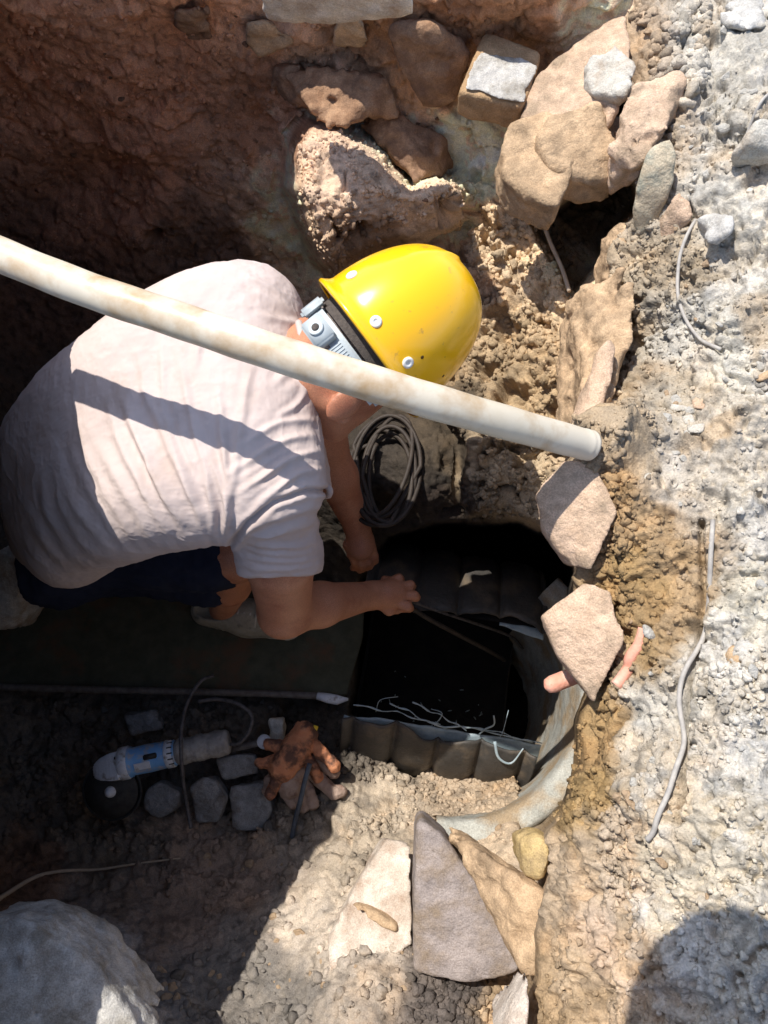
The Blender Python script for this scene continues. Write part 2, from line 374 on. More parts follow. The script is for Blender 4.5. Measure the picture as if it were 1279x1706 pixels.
HOL=[(885,370),(925,345),(985,305),(1055,300),(1062,350),(1010,405),(1000,445),(955,500),(925,450)]
GAP=[(1008,160),(1030,150),(1045,172),(1028,195),(1010,192)]
sd=poly_sd(PX+wx*.5,PY+wy*.5,HOLE); wh=smooth(-6,10,sd)
inv=inv+wh*(1/((1.05+1.5)/-rays(PX,PY)[...,2])-inv)
SLOPE=[(772,735),(705,640),(760,520),(775,300),(900,300),(1100,400),(1100,900),(945,900),(880,872),(835,858),(780,866),(764,840),(768,790)]
slopef=tps(zc((800,320,-.24),(900,400,-.24),(800,480,-.30),(850,600,-.30),(930,700,-.26),(960,560,-.2),(760,620,-.36),(800,700,-.33),(775,770,-.36),(780,850,-.40),(860,860,-.38),(940,860,-.3),(1050,700,-.1),(1050,450,-.1)))
sds=poly_sd(PX+wx*.5,PY+wy*.5,SLOPE); wsl=smooth(-5,14,sds); inv=inv+wsl*(slopef(PX,PY)-inv)
sdr=poly_sd(PX+wx*.6,PY+wy*.6,RIM); wr=smooth(-10,14,sdr); inv=inv+wr*(bank(PX,PY)-inv)
leftf=tps(zc((-430,-300,.3),(-430,800,.35),(-430,2000,.15),(-60,0,.22),(-60,500,.20),(-60,800,.22),(-60,1200,.10),(-100,1700,.02),(-100,2050,.05)))
sdl=poly_sd(UX,UY,LEFT); wlf=smooth(-10,12,sdl); inv=inv+wlf*(leftf(PX,PY)-inv)
# flatten towards the outer frame
edge=np.minimum(np.minimum(PX+430,1730-PX),np.minimum(PY+330,2050-PY)); we=smooth(0,120,edge)
inv=inv*we+(1-we)*(-rays(PX,PY)[...,2]/(CAMZ-.16))
for pl_,zz_,so_ in ((HOL,-.42,12),(GAP,-.08,6)):
    wq=smooth(-so_*.5,so_,poly_sd(PX+wx*.4,PY+wy*.4,pl_)); inv=inv+wq*(-rays(PX,PY)[...,2]/(CAMZ-zz_)-inv)
P0=D(PX,PY,1/inv)
def gnorm(P):
    a=np.gradient(P,axis=1);b=np.gradient(P,axis=0);n=np.cross(b,a);n/=np.linalg.norm(n,axis=-1)[...,None]+1e-12
    return n
def blur(P,k):
    for ax in (0,1):
        c=np.cumsum(np.concatenate([np.repeat(np.take(P,[0],ax),k+1,ax),P,np.repeat(np.take(P,[-1],ax),k,ax)],ax),ax)
        n=P.shape[ax]; P=(np.take(c,range(2*k+1,n+2*k+1),ax)-np.take(c,range(0,n),ax))/(2*k+1)
    return P
base_d=blur(1/inv,6); N0=gnorm(blur(P0,4)); N0/=np.linalg.norm(N0,axis=-1)[...,None]
if N0[...,2].mean()<0:N0=-N0
def blob(cx,cy,rx,ry): return np.exp(-((PX-cx)/rx)**2-((PY-cy)/ry)**2)
rub=smooth(0,40,sdr)
wallm=smooth(620,430,PY)*(1-wr)
slope=smooth(-30,10,poly_sd(UX,UY,[(740,290),(900,330),(1010,440),(1000,700),(930,800),(900,900),(760,880),(740,680),(760,560)]))*(1-wr)
# displacement
d=fbm(P0,7,3,1)*.022*(1-.6*rub)
d+=fbm(P0,22,4,20,.6)*.010*(1-.2*wr)
d+=(fbm(P0,50,3,40,.65,True))*.0042
w1,w2,hh=worley(P0+.028*fbm(P0,26,3,70)[...,None],26,60); cl=np.sqrt(np.clip(1-(w1/.62)**2,0,1))*(hh>.45)*hh
w3,w4,h3=worley(P0+.012*fbm(P0,60,3,71)[...,None],62,80); cl2=np.sqrt(np.clip(1-(w3/.62)**2,0,1))*(h3>.3)
rough_=np.clip(.35+.65*slope-.05*wr+.9*wl*(1-smooth(0,60,poly_sd(UX,UY,[(490,220),(600,215),(640,300),(560,330),(500,300)])))+.3*blob(780,1330,90,50),0,1.3)
patchy=smooth(-.15,.35,fbm(P0,9,3,33))
pl1=smooth(.02,.16,w2-w1)*(hh-.3); pl2=smooth(.03,.2,w4-w3)*(h3-.3)
d+=(cl*.010*slope+pl1*.018)*rough_*patchy+pl2*.0058*np.clip(rough_+.25,0,1)+cl2*.0022*slope
w5,w6,h5=worley(P0+.03*fbm(P0,20,3,72)[...,None],11,85); d+=smooth(.0,.10,w6-w5)*(h5-.4)*.026*(.85*wr+.4*slope)*patchy
tz=fbm(P0,8,4,88,.6)*4.5; fz=np.floor(tz); d+=(fz+smooth(.72,1,tz-fz))*.007*wr*(1-.6*np.clip(blob(1080,1000,80,190),0,1))
fl_=smooth(1140,1200,PY)*smooth(1520,1440,PY)*smooth(660,560,PX)*(1-wr); d+=(pl1*.016+cl*.010+(smooth(.0,.12,w6-w5)*(h5-.4))*.03)*fl_
pm=smooth(-.1,.3,fbm(P0,7,3,401)); pn=fbm(P0+.01*fbm(P0,60,2,402)[...,None],48,3,403,.6)
d-=smooth(.20,.36,pn)*.013*pm*(.25+.75*wr+.5*slope)
pn2=fbm(P0*np.array([1,1,1.8]),95,2,404); d-=smooth(.3,.5,pn2)*.006*(.4+.6*wr)
cr2=fbm(P0+.04*fbm(P0,10,3,405)[...,None],14,3,406); d-=smooth(.045,0,abs(cr2))*.012*(wallm+.5*wr)*smooth(-.1,.2,fbm(P0,5,2,407))
d+=smooth(.0,.12,w6-w5)*(h5-.4)*.030*wallm*(1-wl)
d*=(1-.65*np.exp(-(sdr/14)**2)-.0*sdr)
cr=fbm(P0+.03*fbm(P0,14,3,90)[...,None],9,2,95); d-=smooth(.05,0,abs(cr))*.008*(wallm+wr*.8)*patchy
# deep crumbly pockets on the lit slope and the ledge
pk=fbm(P0,16,4,120,.6); d-=smooth(.06,.32,pk)*.055*np.clip(slope+.8*wl*smooth(300,360,PY),0,1)
# hollow in the top-left wall
d-=.05*blob(190,300,70,50)+.03*blob(255,395,10,9)*3+.03*blob(110,330,40,40)
d+=.03*blob(240,240,60,30)
# the dusty roadside: shallow layered scabs
sc=fbm(P0,5,5,150,.62); d+=(smooth(-.02,.02,sc)*.010+smooth(.16,.19,sc)*.008)*wr
d+=.045*blob(1070,725,60,45)*wr+.05*blob(1030,748,36,34)*wr+.03*blob(1060,820,50,30)
crk=line_d(PX+wx*.4,PY,[(1170,870),(1172,1000),(1160,1080),(1150,1250),(1155,1330),(1140,1400)])[0]; d-=.03*smooth(9,2,crk)
d+=.016*smooth(0,60,poly_sd(UX,UY,[(1185,700),(1310,640),(1310,1400),(1190,1400),(1165,1200),(1195,1000)]))
gd=np.hypot(*np.gradient(1/inv))/2.8; gd=blur(gd,2); d*=1/(1+(gd/.0035)**2)
d*=(1-wh)*(.25+.75*we)
T=P0+N0*d[...,None]
# ---- colours of the ground (mineral colour, some shade and sunlight painted in)
colc=[(0,0,.32,.165,.10),(250,100,.34,.175,.105),(200,300,.31,.165,.105),(450,200,.26,.14,.085),(760,10,.20,.105,.06),(900,5,.22,.12,.07),(650,100,.26,.15,.085),(850,60,.24,.14,.08),(50,450,.15,.09,.065),(350,430,.13,.085,.062),  # points along the right of the wall top painted dark for shade
 (560,260,.74,.54,.40),(540,320,.72,.53,.39),(610,280,.70,.52,.38),(520,400,.58,.42,.29),(690,330,.66,.49,.35),(750,310,.60,.45,.32),(620,420,.26,.17,.11),(840,400,.36,.28,.19),(820,560,.40,.30,.19),(900,650,.42,.31,.19),(850,800,.40,.32,.22),(760,480,.20,.14,.10),  # ledge points made paler to strengthen the sunlit patch
 (0,1000,.10,.088,.075),(400,1000,.095,.082,.07),(300,1250,.14,.122,.105),(0,1300,.14,.12,.10),(150,1400,.17,.14,.11),(560,1270,.11,.095,.08),(500,1150,.07,.06,.05),(100,700,.10,.075,.06),(600,800,.045,.038,.032),(700,780,.05,.042,.035),(640,740,.045,.038,.032),(720,840,.05,.04,.035),(650,860,.045,.038,.032),(740,720,.07,.055,.04),  # last points: mound by the hose coil darkened to look shaded
 (760,1330,.50,.40,.30),(640,1380,.45,.38,.30),(600,1550,.58,.50,.42),(300,1480,.30,.22,.17),(50,1450,.20,.12,.08),(120,1640,.55,.53,.52),(400,1650,.22,.20,.18),(750,1640,.14,.12,.11),
 (1000,60,.50,.38,.27),(980,500,.42,.32,.21),(960,620,.44,.32,.20),(1020,560,.46,.34,.22),(1090,450,.52,.44,.34),(1080,200,.52,.44,.36),(1200,100,.62,.60,.56),(1200,300,.66,.64,.60),(1240,600,.68,.66,.61),(1150,560,.64,.62,.58),
 (1060,760,.40,.33,.25),(1050,860,.40,.27,.15),(1060,960,.41,.28,.14),(1110,900,.42,.30,.18),(1130,1000,.44,.32,.2),(1090,1050,.40,.28,.15),(1100,1000,.40,.27,.14),(980,880,.50,.38,.27),(1000,1050,.50,.40,.28),(1000,1200,.42,.29,.15),(980,1330,.40,.28,.14),(990,1270,.40,.27,.14),(1040,1180,.46,.36,.25),(1240,850,.62,.58,.52),(1210,1100,.60,.56,.50),(1230,1000,.66,.63,.56),(1240,1250,.68,.67,.65),(1090,1300,.62,.56,.48),(1050,1420,.60,.50,.40),(1100,1200,.64,.62,.58),
 (900,1450,.55,.44,.33),(960,1600,.54,.42,.30),(900,1660,.50,.37,.24),(1030,1560,.60,.47,.37),(1120,1450,.60,.55,.47),(1200,1400,.62,.57,.49),(1240,1550,.60,.56,.50),(1100,650,.50,.45,.38),(1160,900,.52,.42,.32),(1140,800,.56,.52,.47)]
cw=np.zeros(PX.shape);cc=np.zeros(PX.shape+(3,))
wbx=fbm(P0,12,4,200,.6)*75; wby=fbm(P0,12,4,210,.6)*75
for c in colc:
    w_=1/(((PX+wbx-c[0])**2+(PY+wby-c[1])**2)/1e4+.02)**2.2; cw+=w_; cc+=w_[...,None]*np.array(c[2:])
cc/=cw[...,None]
# clods on the dust are earthier, dust settles flat
nz=fbm(P0,30,4,230,.6)
cc*=(1+.22*nz)[...,None]
dust=smooth(.42,.56,cc.mean(-1)); st_=smooth(.12,.4,fbm(P0,11,4,240))[...,None]*wr[...,None]; cc=cc*(1-st_*.55)+st_*.55*np.array([.48,.35,.22])
wt=(smooth(.22,.36,fbm(P0+5,20,4,250))*dust)[...,None]*wr[...,None]; cc=cc*(1-wt*.6)+wt*.6*np.array([.72,.71,.70])
cc=np.clip(cc*(1-.20*wr[...,None])*(1-wr[...,None]*np.array([0,.015,.05])),.02,.8); cc=cc*(1-wh[...,None])+wh[...,None]*np.array([.03,.027,.025])  # wet hole bottom blackened, its shade put into the colour
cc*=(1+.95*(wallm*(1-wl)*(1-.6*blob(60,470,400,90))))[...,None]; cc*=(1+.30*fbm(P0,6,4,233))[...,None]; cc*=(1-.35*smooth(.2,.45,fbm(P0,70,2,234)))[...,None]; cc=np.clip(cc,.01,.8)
ny,nx=PX.shape; vid=np.arange(ny*nx).reshape(ny,nx)
Q=np.stack([vid[:-1,:-1],vid[1:,:-1],vid[1:,1:],vid[:-1,1:]],-1).reshape(-1,4)
ctrx=(slice(0,-1),slice(0,-1))
reg=np.where(wr[ctrx]>.5,0,np.where((wallm[ctrx]>.45)|(wlf[ctrx]>.5),1,2)).ravel()
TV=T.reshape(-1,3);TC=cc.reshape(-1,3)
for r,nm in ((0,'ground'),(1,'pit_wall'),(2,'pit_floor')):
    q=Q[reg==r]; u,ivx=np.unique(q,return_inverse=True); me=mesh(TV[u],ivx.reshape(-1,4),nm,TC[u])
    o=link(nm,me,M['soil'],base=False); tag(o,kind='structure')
# outer ground sheet running off in every direction
bd=np.concatenate([vid[0,:],vid[1:,-1],vid[-1,-2::-1],vid[-2:0:-1,0]]); B=TV[bd]; cen=np.array([0,.8,0])
ring=[B]
for k,rr in ((1,1.3),(2,2.5),(3,8),(4,40)):
    q=(B-cen)*rr+cen; q[:,2]=B[:,2]*.6**k+.16*(1-.6**k); ring.append(q)
nb=len(B);VV=np.concatenate(ring); FF=np.array([[k*nb+i,k*nb+(i+1)%nb,(k+1)*nb+(i+1)%nb,(k+1)*nb+i] for k in range(4) for i in range(nb)])
me=mesh(VV,FF,'outer_ground',np.tile(np.array([.5,.42,.33]),(len(VV),1))); tag(link('outer_ground',me,M['soil'],base=False),kind='structure')
base_d=blur(proj(T)[2],3)
def at(px,py,lift=0):
    i=min(max(int(np.searchsorted(gy,py)),0),ny-1);j=min(max(int(np.searchsorted(gx,px)),0),nx-1); return T[i,j]+np.array([0,0,lift])
def tcol(px,py):
    i=min(int(np.searchsorted(gy,py)),ny-1);j=min(int(np.searchsorted(gx,px)),nx-1); return cc[i,j]

# ------------------------------------------------------------------ stones
def hull_planes(pts):
    bm=bmesh.new()
    for p in pts: bm.verts.new(Vector(p))
    bmesh.ops.convex_hull(bm,input=bm.verts[:],use_existing_faces=False); bm.normal_update()
    pl=[(np.array(f.normal),float(f.normal.dot(f.verts[0].co))) for f in bm.faces if f.calc_area()>1e-9]; bm.free(); 
    c=np.mean(pts,axis=0); out=[]
    for n,k in pl:
        if n@c-k>0: n,k=-n,-k
        if not any(n@a>.995 and abs(k-b)<.004 for a,b in out): out.append((n,k))
    return out
def rock(label,mt,pts,thick=.08,noise=.005,h=.005,rnd=.0018,seed=0,name='stone',cat='stone',group=None,lean=(0,.15,-1),shrink=.82,nf=25,z=None,chip=.5,rel=None):
    if rel is None: A=np.array([Z(p[0],p[1],p[2] if len(p)>2 else z) for p in pts])
    else:
        A=[]
        for p in pts:
            i=min(max(int(np.searchsorted(gy,p[1])),0),ny-1);j=min(max(int(np.searchsorted(gx,p[0])),0),nx-1)
            A.append(D(p[0],p[1],base_d[i,j]-rel-(p[2] if len(p)>2 and p[2]>0 else 0)*0))
        A=np.array(A); lean=rays(pts[0][0],pts[0][1])
    c=A.mean(0)
    ln=np.array(lean,float);ln/=np.linalg.norm(ln); Bk=c+(A-c)*shrink+ln*thick
    allp=np.concatenate([A,Bk]); pl=hull_planes(allp)
    lo=allp.min(0)-.02;hi=allp.max(0)+.02
    ax=[np.arange(lo[i],hi[i],h) for i in range(3)];X=np.stack(np.meshgrid(*ax,indexing='ij'),-1)
    rs=np.random.RandomState(seed+900); sz=min(thick,np.ptp(allp,axis=0).min()); 
    for j in range(16):
        n=rs.randn(3); n[2]=abs(n[2])*.8; n/=np.linalg.norm(n); pl.append((n,float((allp@n).max()-sz*chip*(.02+.22*rs.rand()**1.5))))
    r=min(rnd,thick*.08); m=np.full(X.shape[:-1],-1e3)
    E=0
    for n,k in pl: E=E+np.exp(np.clip((X@n-k)/r,-60,40))
    m=r*np.log(E)-r*.4
    m=m+fbm(X,nf,4,seed,.55)*noise+np.clip(fbm(X,9,3,seed+5)-.1,0,1)*noise*2.5*chip
    m=m+.5*noise*np.abs(fbm(X,60,3,seed+21))+.9*noise*np.clip(fbm(X,30,2,seed+23)-.25,0,1)*3
    tq=fbm(X*np.array([1,.8,1.6]),13,3,seed+41)*4; fq=np.floor(tq); m=m+noise*.9*(fq+smooth(.75,1,tq-fq))*chip
    w_,_,hx=worley(X,45,seed+9); m=m-np.sqrt(np.clip(1-(w_/.5)**2,0,1))*(hx>.7)*noise*.5
    V,Qf=nets(m,lo,h); me=mesh(relax(V,Qf,1,.2),Qf)
    o=link(name,me,mt); return tag(o,label,cat,group)
R=rock
R('large cream glazed stone slab jutting from the top edge of the wall',M['r_cream'],[(432,-30,-.02),(432,36,-.05),(510,42,-.06),(560,12,-.06),(640,28,-.06),(690,22,-.05),(688,-40,-.0),(540,-50,0)],.07,.003,rel=.2,seed=1)
R('small ochre brick fragment hanging below the cream slab',M['r_tan'],[(563,14,-.12),(602,14,-.12),(600,45,-.14),(612,76,-.16),(556,76,-.16),(562,45,-.14)],.05,.006,rel=.045,seed=2,name='brick_fragment',cat='brick fragment')
R('brown wedge shaped stone left under the cream slab',M['r_tan'],[(405,40,-.20),(440,30,-.2),(490,60,-.22),(492,72,-.24),(430,96,-.26),(412,70,-.24)],.10,.005,rel=.03,seed=3)
R('grey brown lump of stone at the upper left of the wedge stone',M['r_red'],[(285,20,-.22),(320,5,-.2),(345,20,-.21),(360,70,-.26),(320,65,-.26),(280,38,-.24)],.10,.007,rel=.03,seed=4)
R('dark red flat rock set in the wall left of the lit ledge',M['r_red'],[(455,110,-.28),(520,95,-.25),(650,130,-.25),(670,190,-.30),(560,215,-.33),(460,160,-.32)],.12,.008,rel=.04,seed=5)
R('tall dark red rock wedged in the wall above the ledge',M['r_red'],[(640,45,-.12),(720,30,-.1),(790,70,-.12),(760,170,-.22),(705,190,-.24),(670,110,-.18)],.12,.006,rel=.05,seed=6)
R('long reddish rock ledge above the sunlit soil',M['r_red'],[(590,190,-.16),(660,185,-.16),(740,230,-.18),(760,280,-.20),(690,305,-.18),(640,250,-.17)],.09,.007,rel=.03,seed=7)
# block with painted side
R('squared brown block with a white painted top face and bare lower end',M['r_block'],[(806,48,.035),(905,84,.035),(872,178,.02),(764,150,.02)],.06,.0015,h=.003,rnd=.003,lean=(0,.05,-1),shrink=1.0,chip=.1,seed=8,name='block',cat='block')
R('pale mortar skin on the sunlit face of the squared block',M['r_white'],[(800,84,.034),(838,98,.034),(868,92,.036),(896,108,.036),(874,172,.027),(770,148,.027),(776,125,.03)],.012,.002,h=.0025,rnd=.001,seed=9,name='mortar_skin',cat='mortar')
# big boulder cluster
R('big pale pink boulder with chipped faces above the dark hollow, largest on the rim',M['r_pink'],[(918,95,.04),(975,55,.065),(1045,18,.08),(1060,60,.11),(1050,130,.10),(1028,200,.075),(985,245,.045),(900,240,.03),(866,225,.0),(880,150,.02)],.16,.005,seed=10,chip=.35)
R('broad sandy boulder overhanging the pit below the pink boulder',M['r_tan'],[(852,198,.03),(915,180,.05),(965,225,.055),(955,290,.03),(932,345,.015),(905,335,.01),(838,292,0),(832,245,.01)],.085,.005,seed=11,chip=.3,lean=(0,.1,-1),shrink=.94)
R('sandy boulder shelf between the overhanging boulder and the diagonal rough stone',M['r_tan'],[(905,190,.055),(1000,165,.085),(1030,235,.06),(1042,296,.02),(990,306,.02),(925,285,.03),(890,235,.045)],.07,.005,seed=111,chip=.3,lean=(0,.1,-1),shrink=.95)
R('dark red boulder at the top edge between the block and the pink boulder',M['r_red'],[(945,-30,.02),(1060,-30,.06),(1045,15,.05),(985,45,.02),(952,68,0),(944,30,.0)],.12,.006,seed=112)
R('grey mortar lump sitting on top of the pink boulder',M['r_grey'],[(985,85,.10),(1035,62,.115),(1062,100,.12),(1045,160,.11),(990,155,.095),(970,120,.095)],.05,.006,seed=12)
R('elongated rough stone lying diagonally right of the dark gap',M['r_pink'],[(1015,250,.08),(1060,150,.12),(1130,95,.15),(1160,110,.15),(1130,190,.14),(1080,260,.11),(1030,285,.07)],.09,.008,seed=13)
R('thin greenish slate slab standing on edge between two stones',M['r_slate'],[(1062,300,.10),(1082,240,.13),(1120,222,.14),(1132,260,.13),(1122,320,.09),(1095,375,.04),(1066,398,.02),(1056,345,.06)],.035,.002,rnd=.003,h=.004,seed=14,chip=.12,name='slate_slab',cat='slab')
R('small pink shard leaning right of the greenish slate',M['r_pink'],[(1108,345,.09),(1140,298,.12),(1164,315,.12),(1160,370,.09),(1120,400,.05),(1102,390,.05)],.04,.003,seed=15,name='stone_shard',cat='stone')
R('brown upright stone under the slate slab',M['r_tan'],[(1030,370,.0),(1060,365,.02),(1090,420,.0),(1110,440,.0),(1075,470,-.03),(1010,460,-.04),(1005,400,-.03)],.1,.008,seed=16)
R('long sandy boulder sloping into the pit between slate and white conduit',M['r_tan'],[(955,480,-.04),(985,460,-.02),(1040,440,.02),(1060,520,.03),(1030,640,.02),(985,710,.0),(955,700,-.05),(975,640,-.05),(950,560,-.07)],.13,.008,seed=17)
R('pale stone edge showing just above the end of the conduit',M['r_pink'],[(985,620,.03),(1010,560,.05),(1028,570,.05),(1005,680,.03),(985,715,.02),(955,705,.0),(962,670,.0)],.05,.004,seed=18)
R('pointed pink slab below the conduit end with its left corner over the hole',M['r_pink'],[(892,822,.00),(940,765,.035),(990,770,.05),(1030,850,.045),(985,950,-.005),(952,946,-.03),(925,915,-.04),(903,880,-.03)],.05,.002,h=.003,rnd=.001,seed=19,chip=.12,name='stone_slab',cat='slab')
R('four sided pink slab pointing left over the hole beneath the pointed slab',M['r_pink'],[(900,1026,-.04),(975,970,-.01),(1020,985,.005),(1040,1070,.0),(990,1172,-.06),(960,1135,-.065),(930,1095,-.06)],.05,.002,h=.003,rnd=.001,seed=20,chip=.12,name='stone_slab',cat='slab')
R('ochre lump of clay below the lower pink slab near the concrete ring',M['r_ochre'],[(868,1400,-.22),(900,1390,-.2),(925,1410,-.18),(930,1450,-.17),(900,1475,-.2),(870,1440,-.24)],.08,.005,seed=21)
R('small cream pointed stone stuck in the brown bank',M['r_cream'],[(995,1335,-.06),(1012,1300,-.05),(1022,1310,-.05),(1022,1335,-.05),(1005,1340,-.06)],.03,.002,rel=.008,seed=22,h=.003)
R('large smooth slab at the bottom centre, shade painted in mauve grey up to a curved right edge',M['r_shaded_slab'],[(694,1372,-.33),(704,1364,-.32),(745,1395,-.33),(800,1480,-.33),(850,1570,-.34),(868,1622,-.35),(780,1640,-.37),(690,1620,-.38),(688,1500,-.35)],.12,.0022,seed=23,chip=.15,shrink=.97,name='stone_slab',cat='slab')
R('tan broken slab ridge with a pale mortar crest right of the slab with painted shade',M['r_tan'],[(748,1392,-.31),(775,1400,-.28),(850,1448,-.23),(925,1500,-.18),(920,1560,-.18),(888,1640,-.22),(868,1618,-.27),(805,1500,-.30)],.14,.006,seed=24)
R('cream slab corner at the bottom edge of the photo',M['r_cream'],[(820,1710,-.16),(850,1660,-.12),(882,1628,-.1),(886,1680,-.08),(884,1740,-.06),(820,1740,-.1)],.06,.003,seed=25,chip=.12,name='stone_slab',cat='slab')
R('grey wet looking rock at the far left edge beside the hem',M['r_grey'],[(-30,930,-.62),(15,900,-.6),(42,960,-.62),(48,1000,-.66),(20,1048,-.7),(-30,1050,-.7)],.12,.005,seed=26)
# grey stones under the grinder
R('dark grey cobble below the grinder disc',M['r_dark'],[(238,1318,-.79),(265,1300,-.78),(298,1318,-.78),(300,1345,-.79),(262,1366,-.81),(238,1350,-.81)],.06,.003,seed=30,h=.004)
R('tall dark grey block standing below the taped grinder handle',M['r_dark'],[(312,1312,-.76),(340,1288,-.75),(358,1295,-.75),(378,1335,-.76),(362,1372,-.79),(322,1372,-.80)],.08,.003,seed=31,h=.004)
R('flat blue grey brick half beside the gloves',M['r_dark'],[(355,1262,-.77),(425,1256,-.76),(432,1290,-.77),(370,1302,-.79)],.06,.003,seed=32,h=.004)
R('broad dark stone at the lower left of the gloves',M['r_dark'],[(378,1308,-.78),(440,1300,-.77),(455,1350,-.78),(440,1385,-.80),(385,1382,-.81)],.06,.004,seed=33,h=.004)
R('upright grey stone end just above the gloves',M['r_grey'],[(445,1196,-.76),(472,1194,-.76),(474,1235,-.78),(446,1252,-.80)],.05,.003,seed=34,h=.004)
R('dull brown stone half buried under the steel rod',M['r_dark'],[(200,1190,-.81),(260,1180,-.81),(270,1215,-.82),(215,1225,-.84)],.06,.004,seed=35,h=.004)
R('small white chip of tile lying on the shaded wall',M['r_white'],[(356,286,-.50),(370,283,-.50),(384,297,-.51),(380,307,-.53),(364,304,-.53)],.008,.001,h=.002,rnd=.001,seed=36,name='tile_chip',cat='tile chip')
R('brown clod of hard clay sitting on the dusty right bank',M['r_tan'],[(1203,1088,.12),(1225,1072,.13),(1245,1095,.12),(1238,1108,.115),(1208,1106,.115)],.02,.004,h=.003,rel=.012,seed=37,name='clay_clod',cat='clod')
R('grey pebble perched on the brown soil below the conduit end',M['r_grey'],[(1066,790,.10),(1080,780,.10),(1098,790,.10),(1098,806,.09),(1082,812,.09),(1066,804,.09)],.02,.002,h=.0025,rel=.012,seed=38,name='pebble',cat='pebble')
R('jagged grey lump of concrete casting a shadow near the upper wire',M['r_white'],[(1160,365,.17),(1190,350,.18),(1215,360,.18),(1222,382,.17),(1195,408,.15),(1165,388,.15)],.04,.006,h=.004,rel=.03,seed=39,name='concrete_lump',cat='concrete lump')
R('grey concrete lump in the top right corner beside a dark gap',M['r_white'],[(1205,5,.22),(1240,-5,.24),(1275,10,.24),(1280,45,.22),(1240,52,.20),(1208,35,.20)],.05,.007,h=.004,rel=.03,seed=40,name='concrete_lump',cat='concrete lump')
R('wide grey stone lying right of the upper wire',M['r_grey'],[(1232,240,.19),(1260,195,.21),(1300,190,.22),(1300,250,.19),(1250,262,.17)],.05,.004,h=.004,seed=41)
R('thin brown stick of stone cut by the right frame edge',M['r_tan'],[(1255,630,.15),(1290,612,.16),(1290,626,.15),(1262,637,.145)],.012,.002,h=.0025,rel=.01,seed=42,name='stone_shard',cat='stone')
for i,(p,l) in enumerate([([(1108,672),(1150,676),(1145,686),(1115,684)],'topmost thin slate chip in the pocket right of the conduit end'),([(1150,655),(1178,668),(1174,684),(1152,680)],'pinkish chip beside the topmost slate chip'),([(1130,690),(1155,688),(1162,706),(1140,708)],'middle slate chip of the pocket right of the conduit'),([(1142,708),(1176,704),(1172,722),(1148,722)],'lowest slate chip of the pocket right of the conduit')]):
    R(l,M['r_grey'] if i!=1 else M['r_pink'],[(x,y,.13-.004*i) for x,y in p],.012,.001,h=.0022,rnd=.001,rel=.008,seed=50+i,name='slate_chip',cat='stone chip',group='slate chips in the pocket')

# small loose stones: one of each kind, then copies
protos=[]
for k in range(7):
    bm=bmesh.new(); bmesh.ops.create_icosphere(bm,subdivisions=3,radius=1)
    co=np.array([v.co for v in bm.verts]); cut=[(np.array(n)/np.linalg.norm(n),.55+.35*random.random()) for n in RS.randn(9,3)]
    for i,v in enumerate(bm.verts):
        c=co[i]
        for n,q in cut:
            t=c@n
            if t>q: c=c-n*(t-q)*.92
        co[i]=c
    co*=1+.10*fbm(co,1.7,3,300+k)[:,None]+.05*fbm(co,5,2,310+k)[:,None]; co*=np.array([1,.78,.55])
    for i,v in enumerate(bm.verts): v.co=co[i]
    me=bpy.data.meshes.new('stone'); bm.to_mesh(me); bm.free()
    me.polygons.foreach_set('use_smooth',[True]*len(me.polygons)); protos.append(me)
for k_,c_ in (('s_white',(.42,.40,.36)),('s_tan',(.36,.26,.17)),('s_dark',(.12,.11,.10)),('s_red',(.20,.115,.07))):
    M[k_]=mat('loose_'+k_,c_,tuple(x*1.35 for x in c_),1.2,.95,.5,3,4,.1,c3=tuple(x*.8 for x in c_),s3=.8,dist=.15)
kinds=[('grey','s_white',(1080,1279,0,1500),'small grey white stone lying loose on the dusty bank',55),
       ('tan','s_tan',(940,1180,60,1500),'small tan stone pressed into the brown bank soil',50),
       ('slope','s_tan',(780,960,560,860),'small tan stone in the sunlit crumbly slope',22),
       ('floor','s_dark',(20,600,1170,1400),'small dark stone on the shaded pit floor',40),
       ('wall','s_red',(20,800,20,420),'small red brown stone stuck in the shaded wall',22),
       ('bottom','s_tan',(250,690,1400,1700),'small tan stone on the sunlit soil at the lower edge of the pit',45),
       ('heap','s_tan',(680,880,1285,1390),'small pale stone on the sunlit soil heap by the cut pipe',22)]
for nm,mt,(x0,x1,y0,y1),lab,n in kinds:
    ms=[]
    for me in protos:
        m2=me.copy(); m2.materials.append(M[mt]); ms.append(m2)
    for i in range(n):
        px,py=random.uniform(x0,x1),random.uniform(y0,y1); p=at(px,py); s=random.choice([.003,.004,.005,.006,.007,.010])*random.uniform(.8,1.2)
        if nm in('wall','slope','heap'): s*=.75
        if nm=='tan' and poly_sd(np.array([px]),np.array([py]),RIM)[0]<15: continue
        o=bpy.data.objects.new('small_stone',random.choice(ms)); COL.objects.link(o)
        o.location=p-np.array([0,0,s*.1]); o.scale=(s*1.2,)*3; o.rotation_euler=(random.uniform(-.6,.6),random.uniform(-.6,.6),random.uniform(0,6.3))
        tag(o,lab,'stone',lab.replace('small','small').replace('stone','stones'))
